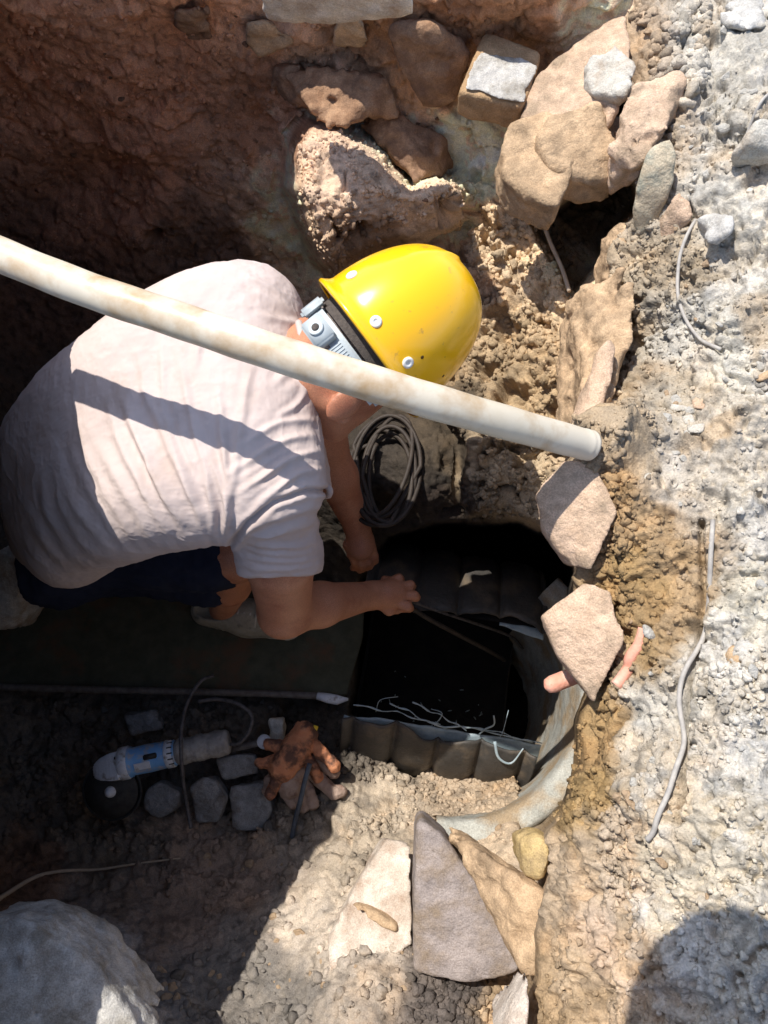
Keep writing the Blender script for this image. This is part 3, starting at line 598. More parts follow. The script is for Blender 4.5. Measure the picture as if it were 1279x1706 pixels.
# uncountable crumbs of soil
cv=[]
for k in range(6):
    bm=bmesh.new(); bmesh.ops.create_icosphere(bm,subdivisions=2,radius=1); co=np.array([v.co for v in bm.verts])
    co*=1+.6*fbm(co,1.3,2,400+k)[:,None]+.4*fbm(co,3.0,2,410+k)[:,None]; cv.append((co,np.array([[v.index for v in f.verts] for f in bm.faces]))); bm.free()
def crumbs(name,boxes,mt=M['soil']):
    VS=[];FS=[];CS=[];b=0
    for (poly,n,s0,s1) in boxes:
        xs=[p[0] for p in poly];ys=[p[1] for p in poly]
        k=0
        cx=RS.uniform(min(xs),max(xs),n*3);cy=RS.uniform(min(ys),max(ys),n*3)
        ok=(poly_sd(cx,cy,poly)>0)&(fbm(np.stack([cx/70,cy/70,0*cx],-1),1,3,77)>-.25)
        cx=cx[ok][:n];cy=cy[ok][:n]
        for x,y in zip(cx,cy):
            co,f=cv[RS.randint(6)]; s=s0*(s1/s0)**(RS.rand()**2.2)
            q=RS.randn(3,3); q,_=np.linalg.qr(q)
            if np.linalg.det(q)<0: q[:,0]*=-1
            VS.append((co*np.array([1,.85,.7]))@q*s+at(x,y)+np.array([0,0,-s*.05])); FS.append(f+b); b+=len(co)
            CS.append(np.tile(np.clip(tcol(x,y)*RS.uniform(.85,1.2),0,.85),(len(co),1)))
    me=mesh(np.concatenate(VS),np.concatenate(FS),name,np.concatenate(CS)); o=link(name,me,mt,smoothit=False,base=False); return tag(o,kind='stuff')
o=crumbs('soil_crumbs',[([(760,300),(960,420),(1000,440),(985,700),(940,770),(900,870),(770,860),(750,680),(770,560)],2300,.0022,.011),
 ([(490,220),(600,215),(700,300),(770,300),(720,350),(640,400),(560,470),(500,370)],900,.002,.008),
 ([(690,1265),(790,1265),(860,1290),(880,1350),(760,1385),(600,1390),(560,1300),(600,1210)],1500,.002,.011),
 ([(0,1160),(570,1170),(690,1300),(600,1400),(0,1420)],1700,.002,.014),
 ([(0,0),(850,0),(800,180),(480,200),(450,430),(0,450)],1300,.0018,.008),
 ([(250,1400),(690,1400),(690,1706),(300,1706)],700,.0015,.014),
 ([(700,1600),(860,1600),(840,1706),(690,1706)],350,.003,.012)])
tag(o,'loose brown crumbs of soil over walls, slope and floor','soil crumbs')
o=crumbs('rubble_gravel',[([(1000,770),(1060,800),(1060,1180),(1000,1180),(1035,1060),(1015,980),(985,950),(1020,860)],520,.002,.010),
 ([(985,700),(1050,690),(1110,740),(1090,800),(1000,800),(985,770)],260,.0015,.008),
 ([(1050,20),(1180,10),(1170,140),(1140,190),(1130,230),(1070,240),(1050,160)],1300,.002,.014),
 ([(850,180),(1060,90),(1150,200),(1050,330),(840,300)],500,.001,.006),
 ([(935,1210),(975,1200),(960,1320),(900,1410),(700,1400),(690,1380),(860,1375),(925,1310)],700,.0015,.008),
 ([(1030,330),(1180,330),(1180,560),(1000,700),(1010,450)],700,.0015,.007),
([(960,400),(1279,60),(1279,1706),(900,1706),(900,1420),(985,1200),(985,760),(1010,560)],3600,.0012,.006),
 ([(1000,60),(1180,20),(1180,150),(1060,200),(1020,150)],420,.003,.010),
 ([(1170,1120),(1279,1100),(1279,1240),(1180,1230)],260,.002,.008),
 ([(960,1300),(1060,1350),(1060,1500),(930,1480)],300,.002,.008)])
tag(o,'fine pale gravel and dust lumps on the bank','gravel')

#--PART2--
# ------------------------------------------------------------------ large fixed things in the pit
pipe_c=Z(740,1105,-.95); pax=np.array([1,-.17,0.]); pax/=np.linalg.norm(pax); pay=np.array([-pax[1],pax[0],0.]); PR=.265
def rib(u): 
    t=(u/.098)%1.0; return .021*(max(0,1-abs(2*t-1)**2.8))**.55
def shell(u0,u1,a0,a1,rf,jag0=0,jag1=0,du=.0035,na=46,seed=0,th=None):
    us=np.arange(u0,u1,du); V=[];nU=len(us)
    for i,u in enumerate(us):
        r=rf(u)
        j0=a0+jag0*(fbm(np.array([[u*9,seed,0.]]),1,3,seed)[0]); j1=a1+jag1*(fbm(np.array([[u*9,seed,5.]]),1,3,seed)[0])
        for k in range(na+1):
            a=j0+(j1-j0)*k/na; p=pipe_c+pax*u+pay*(math.sin(a)*r)+np.array([0,0,math.cos(a)*r]); V.append(p)
    V=np.array(V); V+=.0025*fbm(V,25,3,seed)[:,None]
    Fc=[[i*(na+1)+k,(i+1)*(na+1)+k,(i+1)*(na+1)+k+1,i*(na+1)+k+1] for i in range(nU-1) for k in range(na)]
    return V,np.array(Fc)
rt=empty('corrugated_pipe',pipe_c-np.array([0,0,PR]),'black corrugated drain pipe cut open along its top in the bottom of the pit','pipe')
R_=math.radians
V,Fq=shell(-.22,.205,R_(15),R_(250),lambda u:PR+rib(u),.10,.0,seed=3,na=70)
o=part('ribbed_shell',mesh(V,Fq),M['corr'],rt); md=o.modifiers.new('t','SOLIDIFY'); md.thickness=.004
V,Fq=shell(-.21,.20,R_(16),R_(236),lambda u:PR-.004,seed=9,na=60)
o=part('inner_wall',mesh(V,Fq),M['wet'],rt)
V,Fq=shell(-.22,.225,R_(-125),R_(-46),lambda u:PR+rib(u),.0,.12,seed=4)
o=part('ribbed_shell',mesh(V,Fq),M['corr'],rt); md=o.modifiers.new('t','SOLIDIFY'); md.thickness=.004
V,Fq=shell(-.22,.235,R_(-120),R_(-44),lambda u:PR-.006,.0,.10,seed=5)
o=part('inner_liner',mesh(V,Fq),M['liner'],rt); md=o.modifiers.new('t','SOLIDIFY'); md.thickness=.003
V,Fq=shell(.10,.205,R_(11.5),R_(40),lambda u:PR-.008,.12,.0,seed=6)
o=part('inner_liner',mesh(V,Fq),M['liner'],rt); md=o.modifiers.new('t','SOLIDIFY'); md.thickness=.003
# frayed liner threads along the near cut
ds=[]
def pp(u,a,r=PR): return pipe_c+pax*u+pay*math.sin(R_(a))*r+np.array([0,0,math.cos(R_(a))*r])
for k in range(3):
    u=-.14+.13*k+random.uniform(-.008,.008); a=-40+random.uniform(-3,2)
    ds.append(tube_data(spline([pp(u,a,PR),pp(u+random.uniform(-.02,.03),a+random.uniform(2,9),PR+.01),pp(u+random.uniform(-.02,.05),a+random.uniform(4,16),PR+.0)],4),.0009,5))
for (u,v,a,b) in ((-.20,.0,-36,-40),(-.12,.02,-33,-41),(-.03,.21,-39,-40),(-.07,.06,-30,-40),(.05,.23,-38,-41)):
    ds.append(tube_data(spline([pp(u+(v-u)*q/6,a+(b-a)*q/6+random.uniform(-1.2,1.2),PR+.004+random.uniform(-.003,.003)) for q in range(7)],3),np.random.RandomState(3).uniform(.0008,.0026,19),6))
ds.append(tube_data(spline([pp(.09,-42),pp(.10,-37,PR+.01),pp(.115,-33,PR+.02),pp(.11,-28,PR+.03)],5),.002,6))
for (u,a) in ((.145,-49),):
    ds.append(tube_data(spline([pp(u-.02,-42,PR+.016),pp(u-.005,a,PR+.026),pp(u+.025,a-2,PR+.026),pp(u+.045,-43,PR+.016)],5),np.linspace(.004,.0015,16),6))
part('frayed_liner_edge',join(ds),M['liner'],rt)
ds=[]
for k in range(34):
    u=random.uniform(-.16,.14); a=random.choice([random.uniform(180,235),random.uniform(195,225)]); q=pp(u,a,PR-.010); dv=np.array([random.uniform(-1,1),random.uniform(-1,1),random.uniform(0,.8)])*random.uniform(.005,.022)
    ds.append(tube_data([q,q+dv*.5+[0,0,.004],q+dv],[.0012,.0018,.0008],5))
part('liner_shreds',join(ds),M['liner'],rt)
# concrete ring of the manhole
cc0=Z(752,1128,-.65); ring_=[]; prof=[(.285,-1.35),(.285,-.80),(.288,-.70),(.292,-.672),(.300,-.664),(.335,-.660),(.345,-.672),(.350,-.75),(.350,-1.2)]
V=[];na=150;npf=0
pf=[]
for i in range(len(prof)-1):
    n_=max(1,int(abs(prof[i+1][1]-prof[i][1])/.012+abs(prof[i+1][0]-prof[i][0])/.008))
    for k in range(n_): t=k/n_; pf.append((prof[i][0]*(1-t)+prof[i+1][0]*t,prof[i][1]*(1-t)+prof[i+1][1]*t))
pf.append(prof[-1])
for k in range(na+1):
    a=R_(-98+140*k/na)
    for r,z in pf: V.append([cc0[0]+math.cos(a)*r,cc0[1]+math.sin(a)*r,z])
V=np.array(V); V+=(.009*fbm(V,10,4,61)+.003*fbm(V,50,3,62))[:,None]*np.array([[1,1,.8]]); L_=len(pf)
Fc=[[k*L_+i,(k+1)*L_+i,(k+1)*L_+i+1,k*L_+i+1] for k in range(na) for i in range(L_-1)]
o=link('concrete_ring',mesh(V,np.array(Fc)),M['conc']); tag(o,'curved grey concrete manhole ring lit at the lower right of the hole','manhole ring')
# board and steel rod under the worker
def slabpoly(pts,z,th,mt,name):
    bm=bmesh.new(); vs=[bm.verts.new(Vector(Z(x,y,z))) for x,y in pts]; f=bm.faces.new(vs); r=bmesh.ops.extrude_face_region(bm,geom=[f])
    for v in r['geom']:
        if isinstance(v,bmesh.types.BMVert): v.co.z-=th
    bmesh.ops.recalc_face_normals(bm,faces=bm.faces[:]); bmesh.ops.bevel(bm,geom=bm.edges[:],offset=.003,segments=2,affect='EDGES')
    me=bpy.data.meshes.new(name); bm.to_mesh(me); bm.free(); return link(name,me,mt,smoothit=False)
o=slabpoly([(-20,1010),(300,960),(606,1010),(604,1060),(576,1158),(-20,1146)],-.805,.03,M['board'],'board'); tag(o,'dark olive board the worker crouches on, its right end over the hole','board')
rd=empty('steel_rod',Z(290,1155,-.80),'long thin dark steel bar with a flattened tip along the edge of the board','steel bar')
pth=np.array([Z(x,y,-.79) for x,y in [(-30,1143),(120,1148),(300,1152),(450,1156),(540,1160)]])
part('shaft',tube(spline(pth,6),.0085,10),M['steel'],rd)
V,Fc=tube_data([Z(x,y,-.79) for x,y in [(528,1159),(545,1163),(562,1166),(580,1165)]],[.009,.012,.012,.003],10)
part('flat_tip',mesh(V,Fc),M['alu'],rd)
# white conduit
cp=[D(x,y,d) for x,y,d in [(-140,350,.97),(-60,392,.96),(0,424,.95),(150,484,.93),(300,534,.912),(450,585,.90),(640,645,.912),(800,692,.96),(950,734,1.05),(982,742,1.07)]]
cs=spline(cp,14)
rt=empty('white_conduit',cs[len(cs)//2],'dirty white plastic conduit crossing the pit above the worker','conduit')
rr=.0217+.0003*np.sin(np.arange(len(cs))*.7)
part('tube',tube(cs,rr,32),M['pvc'],rt)
# hoses
def loop(c,rx,ry,z,tl,a0,a1,n=60,jit=.0):
    out=[]
    for k in range(n+1):
        a=R_(a0+(a1-a0)*k/n); out.append(Z(c[0]+rx*math.cos(a)*math.cos(tl)-ry*math.sin(a)*math.sin(tl),c[1]+rx*math.cos(a)*math.sin(tl)+ry*math.sin(a)*math.cos(tl),z+jit*math.sin(a*1.5+rx)))
    return out
pts=[]
for k,(cx,cy,rx,ry,z,tl) in enumerate([(644,784,56,92,-.44,.10),(640,780,50,84,-.45,.25),(648,790,44,80,-.435,.05),(636,792,54,76,-.46,-.1),(644,776,36,86,-.43,.3),(636,784,58,92,-.465,.2),(650,796,36,72,-.445,.0)]):
    pts+=loop((cx,cy),rx,ry,z,tl,k*40,k*40+352,48,.012)
o=link('hose_coil',tube(pts,.005,8),M['hose']); tag(o,'loose coil of dark brown hose hanging behind the worker\'s face','hose coil')
for lab,pl,rd_,mt in [('thicker dull brown cable running from the fist down into the cut pipe',[(640,985,-.585),(672,1004,-.60),(712,1030,-.66),(760,1056,-.74),(815,1085,-.90),(840,1100,-1.05)],.0055,'hose'),
   ('thinner dark cable beside the brown cable from the fist into the pipe',[(645,980,-.59),(684,1000,-.60),(730,1018,-.68),(790,1038,-.78),(850,1060,-.95),(870,1080,-1.1)],.004,'cable')]:
    o=link('cable',tube(spline([Z(*p) for p in pl],8),rd_,10),M[mt]); tag(o,lab,'cable','cables held by the worker')
# wires and cords that lie on the ground
def lay(name,lab,cat,pl,r,mt,lift=.004,n=8,taper=1):
    q=spline([(*p,0) for p in pl],n); P=np.array([at(x,y,lift) for x,y,_ in q]); 
    for _ in range(14): P[1:-1]=(P[:-2]+2*P[1:-1]+P[2:])/4
    rad=np.linspace(r,r*taper,len(P)); o=link(name,tube(P,rad,8),M[mt]); return tag(o,lab,cat)
lay('wire','thin grey wire curving down the bank from the greenish slate','wire',[(1152,372),(1128,430),(1124,490),(1140,540),(1165,575),(1200,592)],.0028,'wire',.010)
lay('wire','short dark wire at the right edge near the top corner','wire',[(1290,160),(1262,195),(1240,225),(1222,278)],.0024,'wire',.010)
lay('wire','long pale wire running down the crack in the dusty ground','wire',[(1180,870),(1178,940),(1166,1040),(1148,1110),(1136,1170),(1144,1240),(1140,1300),(1118,1370),(1098,1405)],.0034,'wire',.010)
o=link('root',tube(spline([Z(*p) for p in [(898,350,-.14),(915,400,-.16),(935,445,-.17),(948,485,-.15)]],6),[.004]*19,8),M['root']); tag(o,'thin pale root hanging in the dark hollow under the boulders','root')
lay('root','pale cord like root lying across the lower left floor','root',[(-30,1520),(10,1490),(60,1462),(130,1445),(200,1436),(300,1424)],.006,'root',.01,taper=.3)
# salmon pipes
rt=empty('pink_tube',Z(940,1132,-.2),'salmon pink round tube end poking out from under the four sided slab','tube')
V,Fc=lathe_data(Z(1000,1108,-.16),Z(915,1142,-.15)-Z(1000,1108,-.16),[(0,.013),(.05,.0135),(.085,.0135),(.094,.011),(.098,.004),(.0985,.0)],20); part('tube_body',mesh(V,Fc),M['pink'],rt)
V,Fc=lathe_data(Z(917,1141,-.142),Z(915,1142,-.15)-Z(1000,1108,-.16),[(0,.004),(.002,.003)],10); part('plug_hole',mesh(V,Fc),M['r_tan'],rt)
lay('pink_strip','bent salmon pink plastic strip stuck in the brown bank','plastic strip',[(1076,1046),(1068,1075),(1056,1100),(1050,1120),(1042,1145)],.0085,'pink',.004)
R('pale broken slab lying in the sun at the lower edge of the pit left of the slab with painted shade',M['r_cream'],[(640,1392,-.50),(683,1402,-.48),(686,1575,-.44),(612,1652,-.44),(553,1664,-.46),(543,1564,-.5),(591,1480,-.51)],.10,.005,seed=72,name='stone_slab',cat='slab',chip=.3)
R('narrow brown stone strip resting on the pale broken slab',M['r_tan'],[(578,1510,-.46),(590,1502,-.46),(668,1545,-.44),(664,1562,-.44)],.03,.003,seed=73,h=.003)
R('pale bluish grey slab lying in the bottom left corner',M['r_white'],[(-60,1535,-.22),(20,1538,-.22),(90,1558,-.23),(170,1612,-.25),(215,1665,-.26),(262,1730,-.28),(-60,1760,-.2)],.14,.006,seed=71,name='stone_slab',cat='slab')

# ------------------------------------------------------------------ angle grinder
zg=-.745
gA=Z(205,1272,zg);gB=Z(378,1236,zg+.01);gax=(gB-gA)/np.linalg.norm(gB-gA);gz=np.array([0,0,1.]);gz=gz-gax*(gz@gax);gz/=np.linalg.norm(gz);gy_=np.cross(gz,gax)
sc_=np.linalg.norm(gB-gA)/.235
rt=empty('angle_grinder',gA-np.array([0,0,.05]),'dusty blue and silver angle grinder lying on the stones','angle grinder')
o=part('motor_housing',lathe(gA,gax,[(0,.030),(.004,.034),(.02,.034),(.022,.030),(.06,.031),(.10,.029),(.118,.028),(.120,.024)],28),M['blue'],rt)
o=part('collar',lathe(gA-gax*.006,gax,[(0,.030),(.002,.036),(.02,.036),(.024,.033)],28),M['alu'],rt)
o=part('label_band',lathe(gA+gax*.098,gax,[(0,.0298),(.001,.0308),(.016,.0306),(.017,.0290)],28),M['alu'],rt)
def handle_prof():
    p=[(.118,.024),(.122,.027)]
    for k in range(36): p.append((.125+k*.0031,.0285+.0005*math.sin(k*1.9)+.0012*math.sin(k*.5)))
    return p+[(.238,.024),(.240,.01)]
part('taped_handle',lathe(gA,gax,handle_prof(),24),M['foil'],rt)
hd=[]
for (q,wy_,hz0,hz1) in ((0,.030,-.028,.030),(-.024,.029,-.030,.026),(-.052,.022,-.040,.016),(-.068,.012,-.040,.004)):
    for sy in (-1,1):
        for hh_ in (hz0,hz1): hd.append(gA+gax*q+gy_*(sy*wy_-.004)+gz*hh_)
bm=bmesh.new(); [bm.verts.new(Vector(q)) for q in hd]; bmesh.ops.convex_hull(bm,input=bm.verts[:],use_existing_faces=False); bmesh.ops.dissolve_limit(bm,angle_limit=.08,verts=bm.verts[:],edges=bm.edges[:]); bmesh.ops.bevel(bm,geom=bm.edges[:],offset=.004,segments=3,affect='EDGES')
me=bpy.data.meshes.new('gear_head'); bm.to_mesh(me); bm.free(); part('gear_head',me,M['alu'],rt,False)
V,Fc=lathe_data(gA-gax*.040-gy_*.016-gz*.018,-gy_*.9-gz*.45,[(0,.021),(.012,.020),(.016,.014),(.026,.013),(.027,.002)],24); part('spindle_collar',mesh(V,Fc),M['alu'],rt)
sp=Z(185,1318,zg-.012); dn=np.array([-.05,-.35,1.]);dn/=np.linalg.norm(dn)
V,Fc=lathe_data(sp,dn,[(-.0015,.002),(-.0015,.060),(.0015,.060),(.002,.020),(.0045,.012),(.0045,.001)],48); part('cutting_disc',mesh(V,Fc),M['black'],rt)
V,Fc=lathe_data(sp+dn*.002,dn,[(0,.013),(.006,.012),(.007,.008),(.016,.007),(.017,.001)],20); part('spindle_nut',mesh(V,Fc),M['alu'],rt)
V,Fc=lathe_data(sp-dn*.012,dn,[(0,.063),(.002,.067),(.009,.067),(.0095,.064),(.002,.062)],48); part('disc_guard',mesh(V,Fc),M['black'],rt)
for k in range(3):
    a=k*1.3+.4; c=gA-gax*.004+(math.cos(a)*gz+math.sin(a)*gy_)*.031
    part('screw',lathe(c,-gax,[(0,.0035),(.004,.0033),(.0045,.001)],10),M['black'],rt)
for q in range(6):
    a=q*.42-.9; c=gA+gax*.112+(math.cos(a)*gz+math.sin(a)*gy_)*.0302; nr_=math.cos(a)*gz+math.sin(a)*gy_; part('vent_slot',frame_box(c,gax,np.cross(nr_,gax),nr_,.012,.003,.002,.0005,1),M['black'],rt,False)
part('nameplate',frame_box(gA+gax*.05-gy_*.016+gz*.0262,gax,(gy_*.86+gz*.5),(gz*.86-gy_*.5),.035,.016,.002,.0006,1),M['alu'],rt,False)
part('switch',frame_box(gA+gax*.07+gz*.031,gax,gy_,gz,.03,.012,.006,.002),M['black'],rt)
pl=[(376,1240,-.735),(398,1238,-.72),(416,1215,-.70),(418,1190,-.69),(395,1172,-.69),(362,1165,-.70),(330,1168,-.70)]
part('power_cord',tube(spline([Z(*p) for p in pl],8),.0042,8),M['cable'],rt)
o=link('cable',tube(spline([Z(*p) for p in [(355,1126,-.72),(334,1135,-.70),(312,1170,-.69),(302,1215,-.68),(302,1265,-.675),(306,1310,-.72),(312,1345,-.76),(318,1380,-.77)]],8),.0042,8),M['cable']); tag(o,'dark cable looped over the middle of the angle grinder','cable')
rt=empty('spanner',Z(412,1242,-.765),'short flat dark spanner between the grinder handle and the gloves','spanner')
a_,b_=Z(378,1250,-.76),Z(440,1236,-.755); v=(b_-a_);Ln=np.linalg.norm(v);v/=Ln;s_=np.cross([0,0,1],v);s_/=np.linalg.norm(s_)
part('shaft',frame_box((a_+b_)/2,v,s_,np.cross(v,s_),Ln,.014,.006,.002),M['steel'],rt); V,Fc=lathe_data(b_,np.array([0,.1,1.]),[(-.004,.005),(-.004,.016),(.004,.016),(.004,.005)],20); part('jaw',mesh(V,Fc),M['alu'],rt)

# ------------------------------------------------------------------ gloves
def glove(lab,mt1,palm,fing,z0,name='work_glove',coat=None,extra=None):
    P=[Z(x,y,z0) for x,y in palm]; allp=np.array([Z(x,y,z0) for f in fing for x,y in f[0]]+P)
    g=SDF(allp.min(0)-.03,allp.max(0)+np.array([.03,.03,.04]),.0028)
    for i in range(len(P)-1): g.cap(P[i]+[0,0,.004],P[i+1]+[0,0,.004],.028,.031,.02)
    for pts,r,zz in fing:
        q=[Z(x,y,z0+zz[i]) for i,(x,y) in enumerate(pts)]; g.chain(q,[r*1.2,r*1.18,r*1.1,r*1.05][:len(q)] if len(q)<=4 else [r]*len(q),.004)
    V,Qf=g.mesh(); V=relax(V,Qf,1,.4); Nn=normals(V,Qf); V=V+Nn*(.004*fbm(V,45,3,500,ridge=True))[:,None]+Nn*(.0012*fbm(V,150,2,505))[:,None]
    rt=empty(name,P[0],lab,'glove','discarded work gloves'); o=part('fabric',mesh(V,Qf),mt1,rt)
    return rt,P
rg,P=glove('orange coated work glove crumpled on top of the paler glove',M['orange'],[(508,1224),(492,1250),(472,1278)],
  [([(480,1272),(455,1268),(434,1272)],.0105,(0,.0,.0)),([(492,1250),(468,1244),(448,1240)],.0105,(0,.004,.0)),([(520,1238),(536,1256),(556,1276)],.0115,(0,.004,-.004)),([(470,1290),(458,1305),(450,1322)],.010,(0,0,-.01)),([(508,1262),(520,1278),(530,1296)],.010,(0,.0,-.01))],-.735)
ctr=Z(524,1216,-.728); part('cuff_tag',frame_box(ctr,np.array([.9,-.3,0.]),np.array([.3,.9,.2]),np.array([0,-.2,1.]),.012,.02,.004,.001),M['tag'],rg)
P=np.array([Z(508,1216,-.735),Z(520,1212,-.73)])
V,Fc=lathe_data(P[0]+[0,0,.0],(Z(512,1208,-.735)-P[0]),[(-.012,.0225),(-.004,.025),(.004,.026),(.010,.024),(.010,.02),(-.01,.019)],28); part('cuff',mesh(V,Fc),M['orange'],rg)
glove('pale dirty pink work glove with spread fingers lying under the orange one',M['pinkglove'],[(490,1270),(486,1290),(484,1305)],
  [([(510,1276),(534,1302),(556,1322),(568,1318)],.0115,(0,.002,0,-.004)),([(515,1262),(536,1268),(556,1288)],.0105,(0,.002,-.002)),([(500,1300),(514,1318),(522,1340)],.0105,(0,0,-.004)),([(488,1308),(500,1330),(506,1346)],.0105,(0,0,-.006)),([(470,1300),(478,1322),(488,1338)],.0105,(0,0,-.006)),([(466,1290),(450,1300),(446,1316)],.0105,(0,0,-.006))],-.765)
o=link('cable',tube(spline([Z(*p) for p in [(516,1272,-.70),(508,1300,-.705),(500,1335,-.725),(492,1365,-.75),(486,1395,-.77)]],8),.0055,10),M['bluecable']); tag(o,'thick blue grey cable draped over the gloves towards the bottom','cable')

# ------------------------------------------------------------------ the worker
feet=Z(390,1035,-.805)
pr=empty('person',feet,'worker in dusty white t-shirt and dark shorts crouching over the cut pipe','person')
def px2w(r,d): return r*d/F
TOR=[((85,888),(115,912),68,1.47),((95,826),(150,858),90,1.39),((104,742),(210,834),98,1.31),((155,682),(270,812),100,1.26),((225,626),(325,803),100,1.23),((308,566),(378,797),98,1.215),((380,531),(420,797),90,1.20),((425,523),(452,806),80,1.20),((448,562),(474,800),62,1.20),((474,592),(478,655),44,1.205)]
def torso(g,sc,k):
    prev=None
    for i in range(len(TOR)-1):
        A=TOR[i];B=TOR[i+1]
        for s in range(4 if i<8 else 2):
            t=s/4; a=[A[0][j]*(1-t)+B[0][j]*t for j in (0,1)];b=[A[1][j]*(1-t)+B[1][j]*t for j in (0,1)];r=A[2]*(1-t)+B[2]*t;d=A[3]*(1-t)+B[3]*t
            g.cap(D(a[0],a[1],d+.045),D(b[0],b[1],d-.035),px2w(r,d)-sc,None,k)
    a,b,r,d=TOR[-1]; g.cap(D(*a,d+.03),D(*b,d-.03),px2w(r,d)-sc,None,k)
# head frame
U=camdir(.79,.60,-.07); f0=camdir(.32,-.42,.86); f0=f0-U*(f0@U); FW=f0/np.linalg.norm(f0); RT=np.cross(FW,U)
HC=D(588,602,1.205)
def hp(r,f,u): return HC+RT*r+FW*f+U*u
HA=[RT,FW,U]
b=SDF((-.70,-.05,-.90),(.13,.86,.12),.0036)
torso(b,.014,.01)
b.ell(hp(0,0,.015),(.076,.096,.10),HA,.01); b.ell(hp(0,.035,-.055),(.062,.062,.062),HA,.03); b.ell(hp(0,.070,-.098),(.026,.022,.020),HA,.02)
b.cap(hp(0,.088,.01),hp(0,.112,-.025),.010,.013,.012); b.ell(hp(.012,.104,-.030),(.008,.009,.007),HA,.006); b.ell(hp(-.012,.104,-.030),(.008,.009,.007),HA,.006)
b.cap(hp(-.018,.090,-.062),hp(.018,.090,-.062),.007,.007,.006); b.cap(hp(-.016,.088,-.073),hp(.016,.088,-.073),.007,.007,.005)
for s in (-1,1):
    b.ell(hp(s*.032,.083,.012),(.014,.010,.009),HA,.006); b.cap(hp(s*.016,.090,.028),hp(s*.048,.078,.028),.006,.005,.008)
    b.ell(hp(s*.083,-.030,-.048),(.009,.023,.034),[RT*.94-FW*.34*s,FW*.94+RT*.34*s,U],.006)
    b.ell(hp(s*.078,.002,-.062),(.008,.010,.012),HA,.006); b.cap(hp(s*.05,-.01,-.06),hp(s*.04,.06,-.09),.022,.018,.02)
b.cap(hp(0,-.03,-.05),D(508,614,1.23),.052,.054,.03); b.cap(D(508,614,1.23),D(440,660,1.27),.054,.07,.04)
b.cap(hp(0,-.045,-.01),D(514,590,1.22),.045,.046,.03)
# right arm (lower in the picture) and fist
sR=D(455,850,1.19); eR=Z(474,1018,-.345); wR=Z(618,992,-.520)
b.chain([sR,D(466,930,1.28)],[.053,.055],.02); b.cap(D(466,930,1.28),eR,.0585,.047,.02)
mid=eR*.62+wR*.38; b.cap(eR,mid,.0455,.043,.02); b.cap(mid,wR,.043,.0285,.015)
b.ell(eR+np.array([-.008,-.012,.004]),(.03,.03,.03),None,.02)
def w3(x,y,z): return Z(x,y,z)
b.cap(wR,w3(640,990,-.53),.028,.030,.012); b.ell(w3(652,988,-.535),(.036,.030,.024),None,.012)
KN=[(664,964),(683,975),(690,993),(679,1011)]
for i,(x,y) in enumerate(KN):
    k0=w3(x-22,y*.6+988*.4,-.532); k1=w3(x,y,-.538); k2=w3(x+3,y+2,-.568); k3=w3(x-14,y+3,-.585); k4=w3(x-24,y+1,-.575)
    b.chain([k0,k1,k2,k3,k4],[.0108,.0112,.0098,.009,.0085],.0018)
b.chain([w3(632,1003,-.535),w3(648,1016,-.548),w3(662,1014,-.566),w3(674,1004,-.578)],[.014,.012,.0105,.009],.006)
# left arm
sL=D(440,560,1.27); eL=Z(536,735,-.30); wL=Z(594,876,-.50)
b.cap(sL,eL,.055,.046,.02); m2=eL*.6+wL*.4; b.cap(eL,m2,.045,.042,.02); b.cap(m2,wL,.042,.027,.015)
b.cap(wL,w3(600,898,-.52),.027,.027,.012); b.ell(w3(601,908,-.525),(.030,.034,.022),None,.012)
for i,(x,y,q,w_) in enumerate([(618,912,5,2),(609,921,5,4),(597,925,5,5),(586,921,5,6)]):
    k=[w3(x-6,y-14,-.525),w3(x,y,-.535),w3(x+q,y+14,-.555),w3(x+q+1,y+22,-.585),w3(x+q-3,y+25,-.605)]
    b.chain(k,[.0108,.0106,.0096,.0088,.008],.004)
b.chain([w3(588,892,-.525),w3(580,908,-.545),w3(586,925,-.57),w3(598,936,-.585)],[.0125,.0115,.010,.009],.006)
# legs: thighs inside the shorts, shin, ankle, foot
hR=Z(120,900,-.50); kR=Z(392,925,-.42); aR=Z(372,1012,-.735); hL=Z(120,820,-.52); kL=Z(430,790,-.45); aL=Z(420,860,-.735)
for h_,k_,a_,tx in ((hR,kR,aR,(60,14)),(hL,kL,aL,(60,10))):
    b.cap(h_,k_,.075,.052,.03); b.cap(k_,k_*.5+a_*.5,.050,.047,.02); b.cap(k_*.5+a_*.5,a_,.047,.032,.015)
    px_,py_,_=proj(a_); b.cap(a_-[0,0,.02],Z(px_+tx[0],py_+tx[1],-.765),.034,.026,.015)
V,Qf=b.mesh(); V=relax(V,Qf,1,.5); me=mesh(V,Qf); body=part('body',me,M['skin'],pr)
# nails
# hair at the nape
hpz=[];g=SDF(HC-.16,HC+.16,.004)
g.ell(hp(0,-.008,.018),(.0795,.0985,.101),HA,0)
g.cut(hp(0,-.02,-.062),-U*1.0+FW*.35); g.cut(hp(0,.01,0),FW*1+U*-.35)
V,Qf=g.mesh(); 
ear=[np.linalg.norm(V-hp(s*.074,.0,-.04),axis=1) for s in(-1,1)]; V=V+normals(V,Qf)*(.0016*fbm(V,260,2,520))[:,None]
part('hair',mesh(V,Qf),M['hair'],pr)
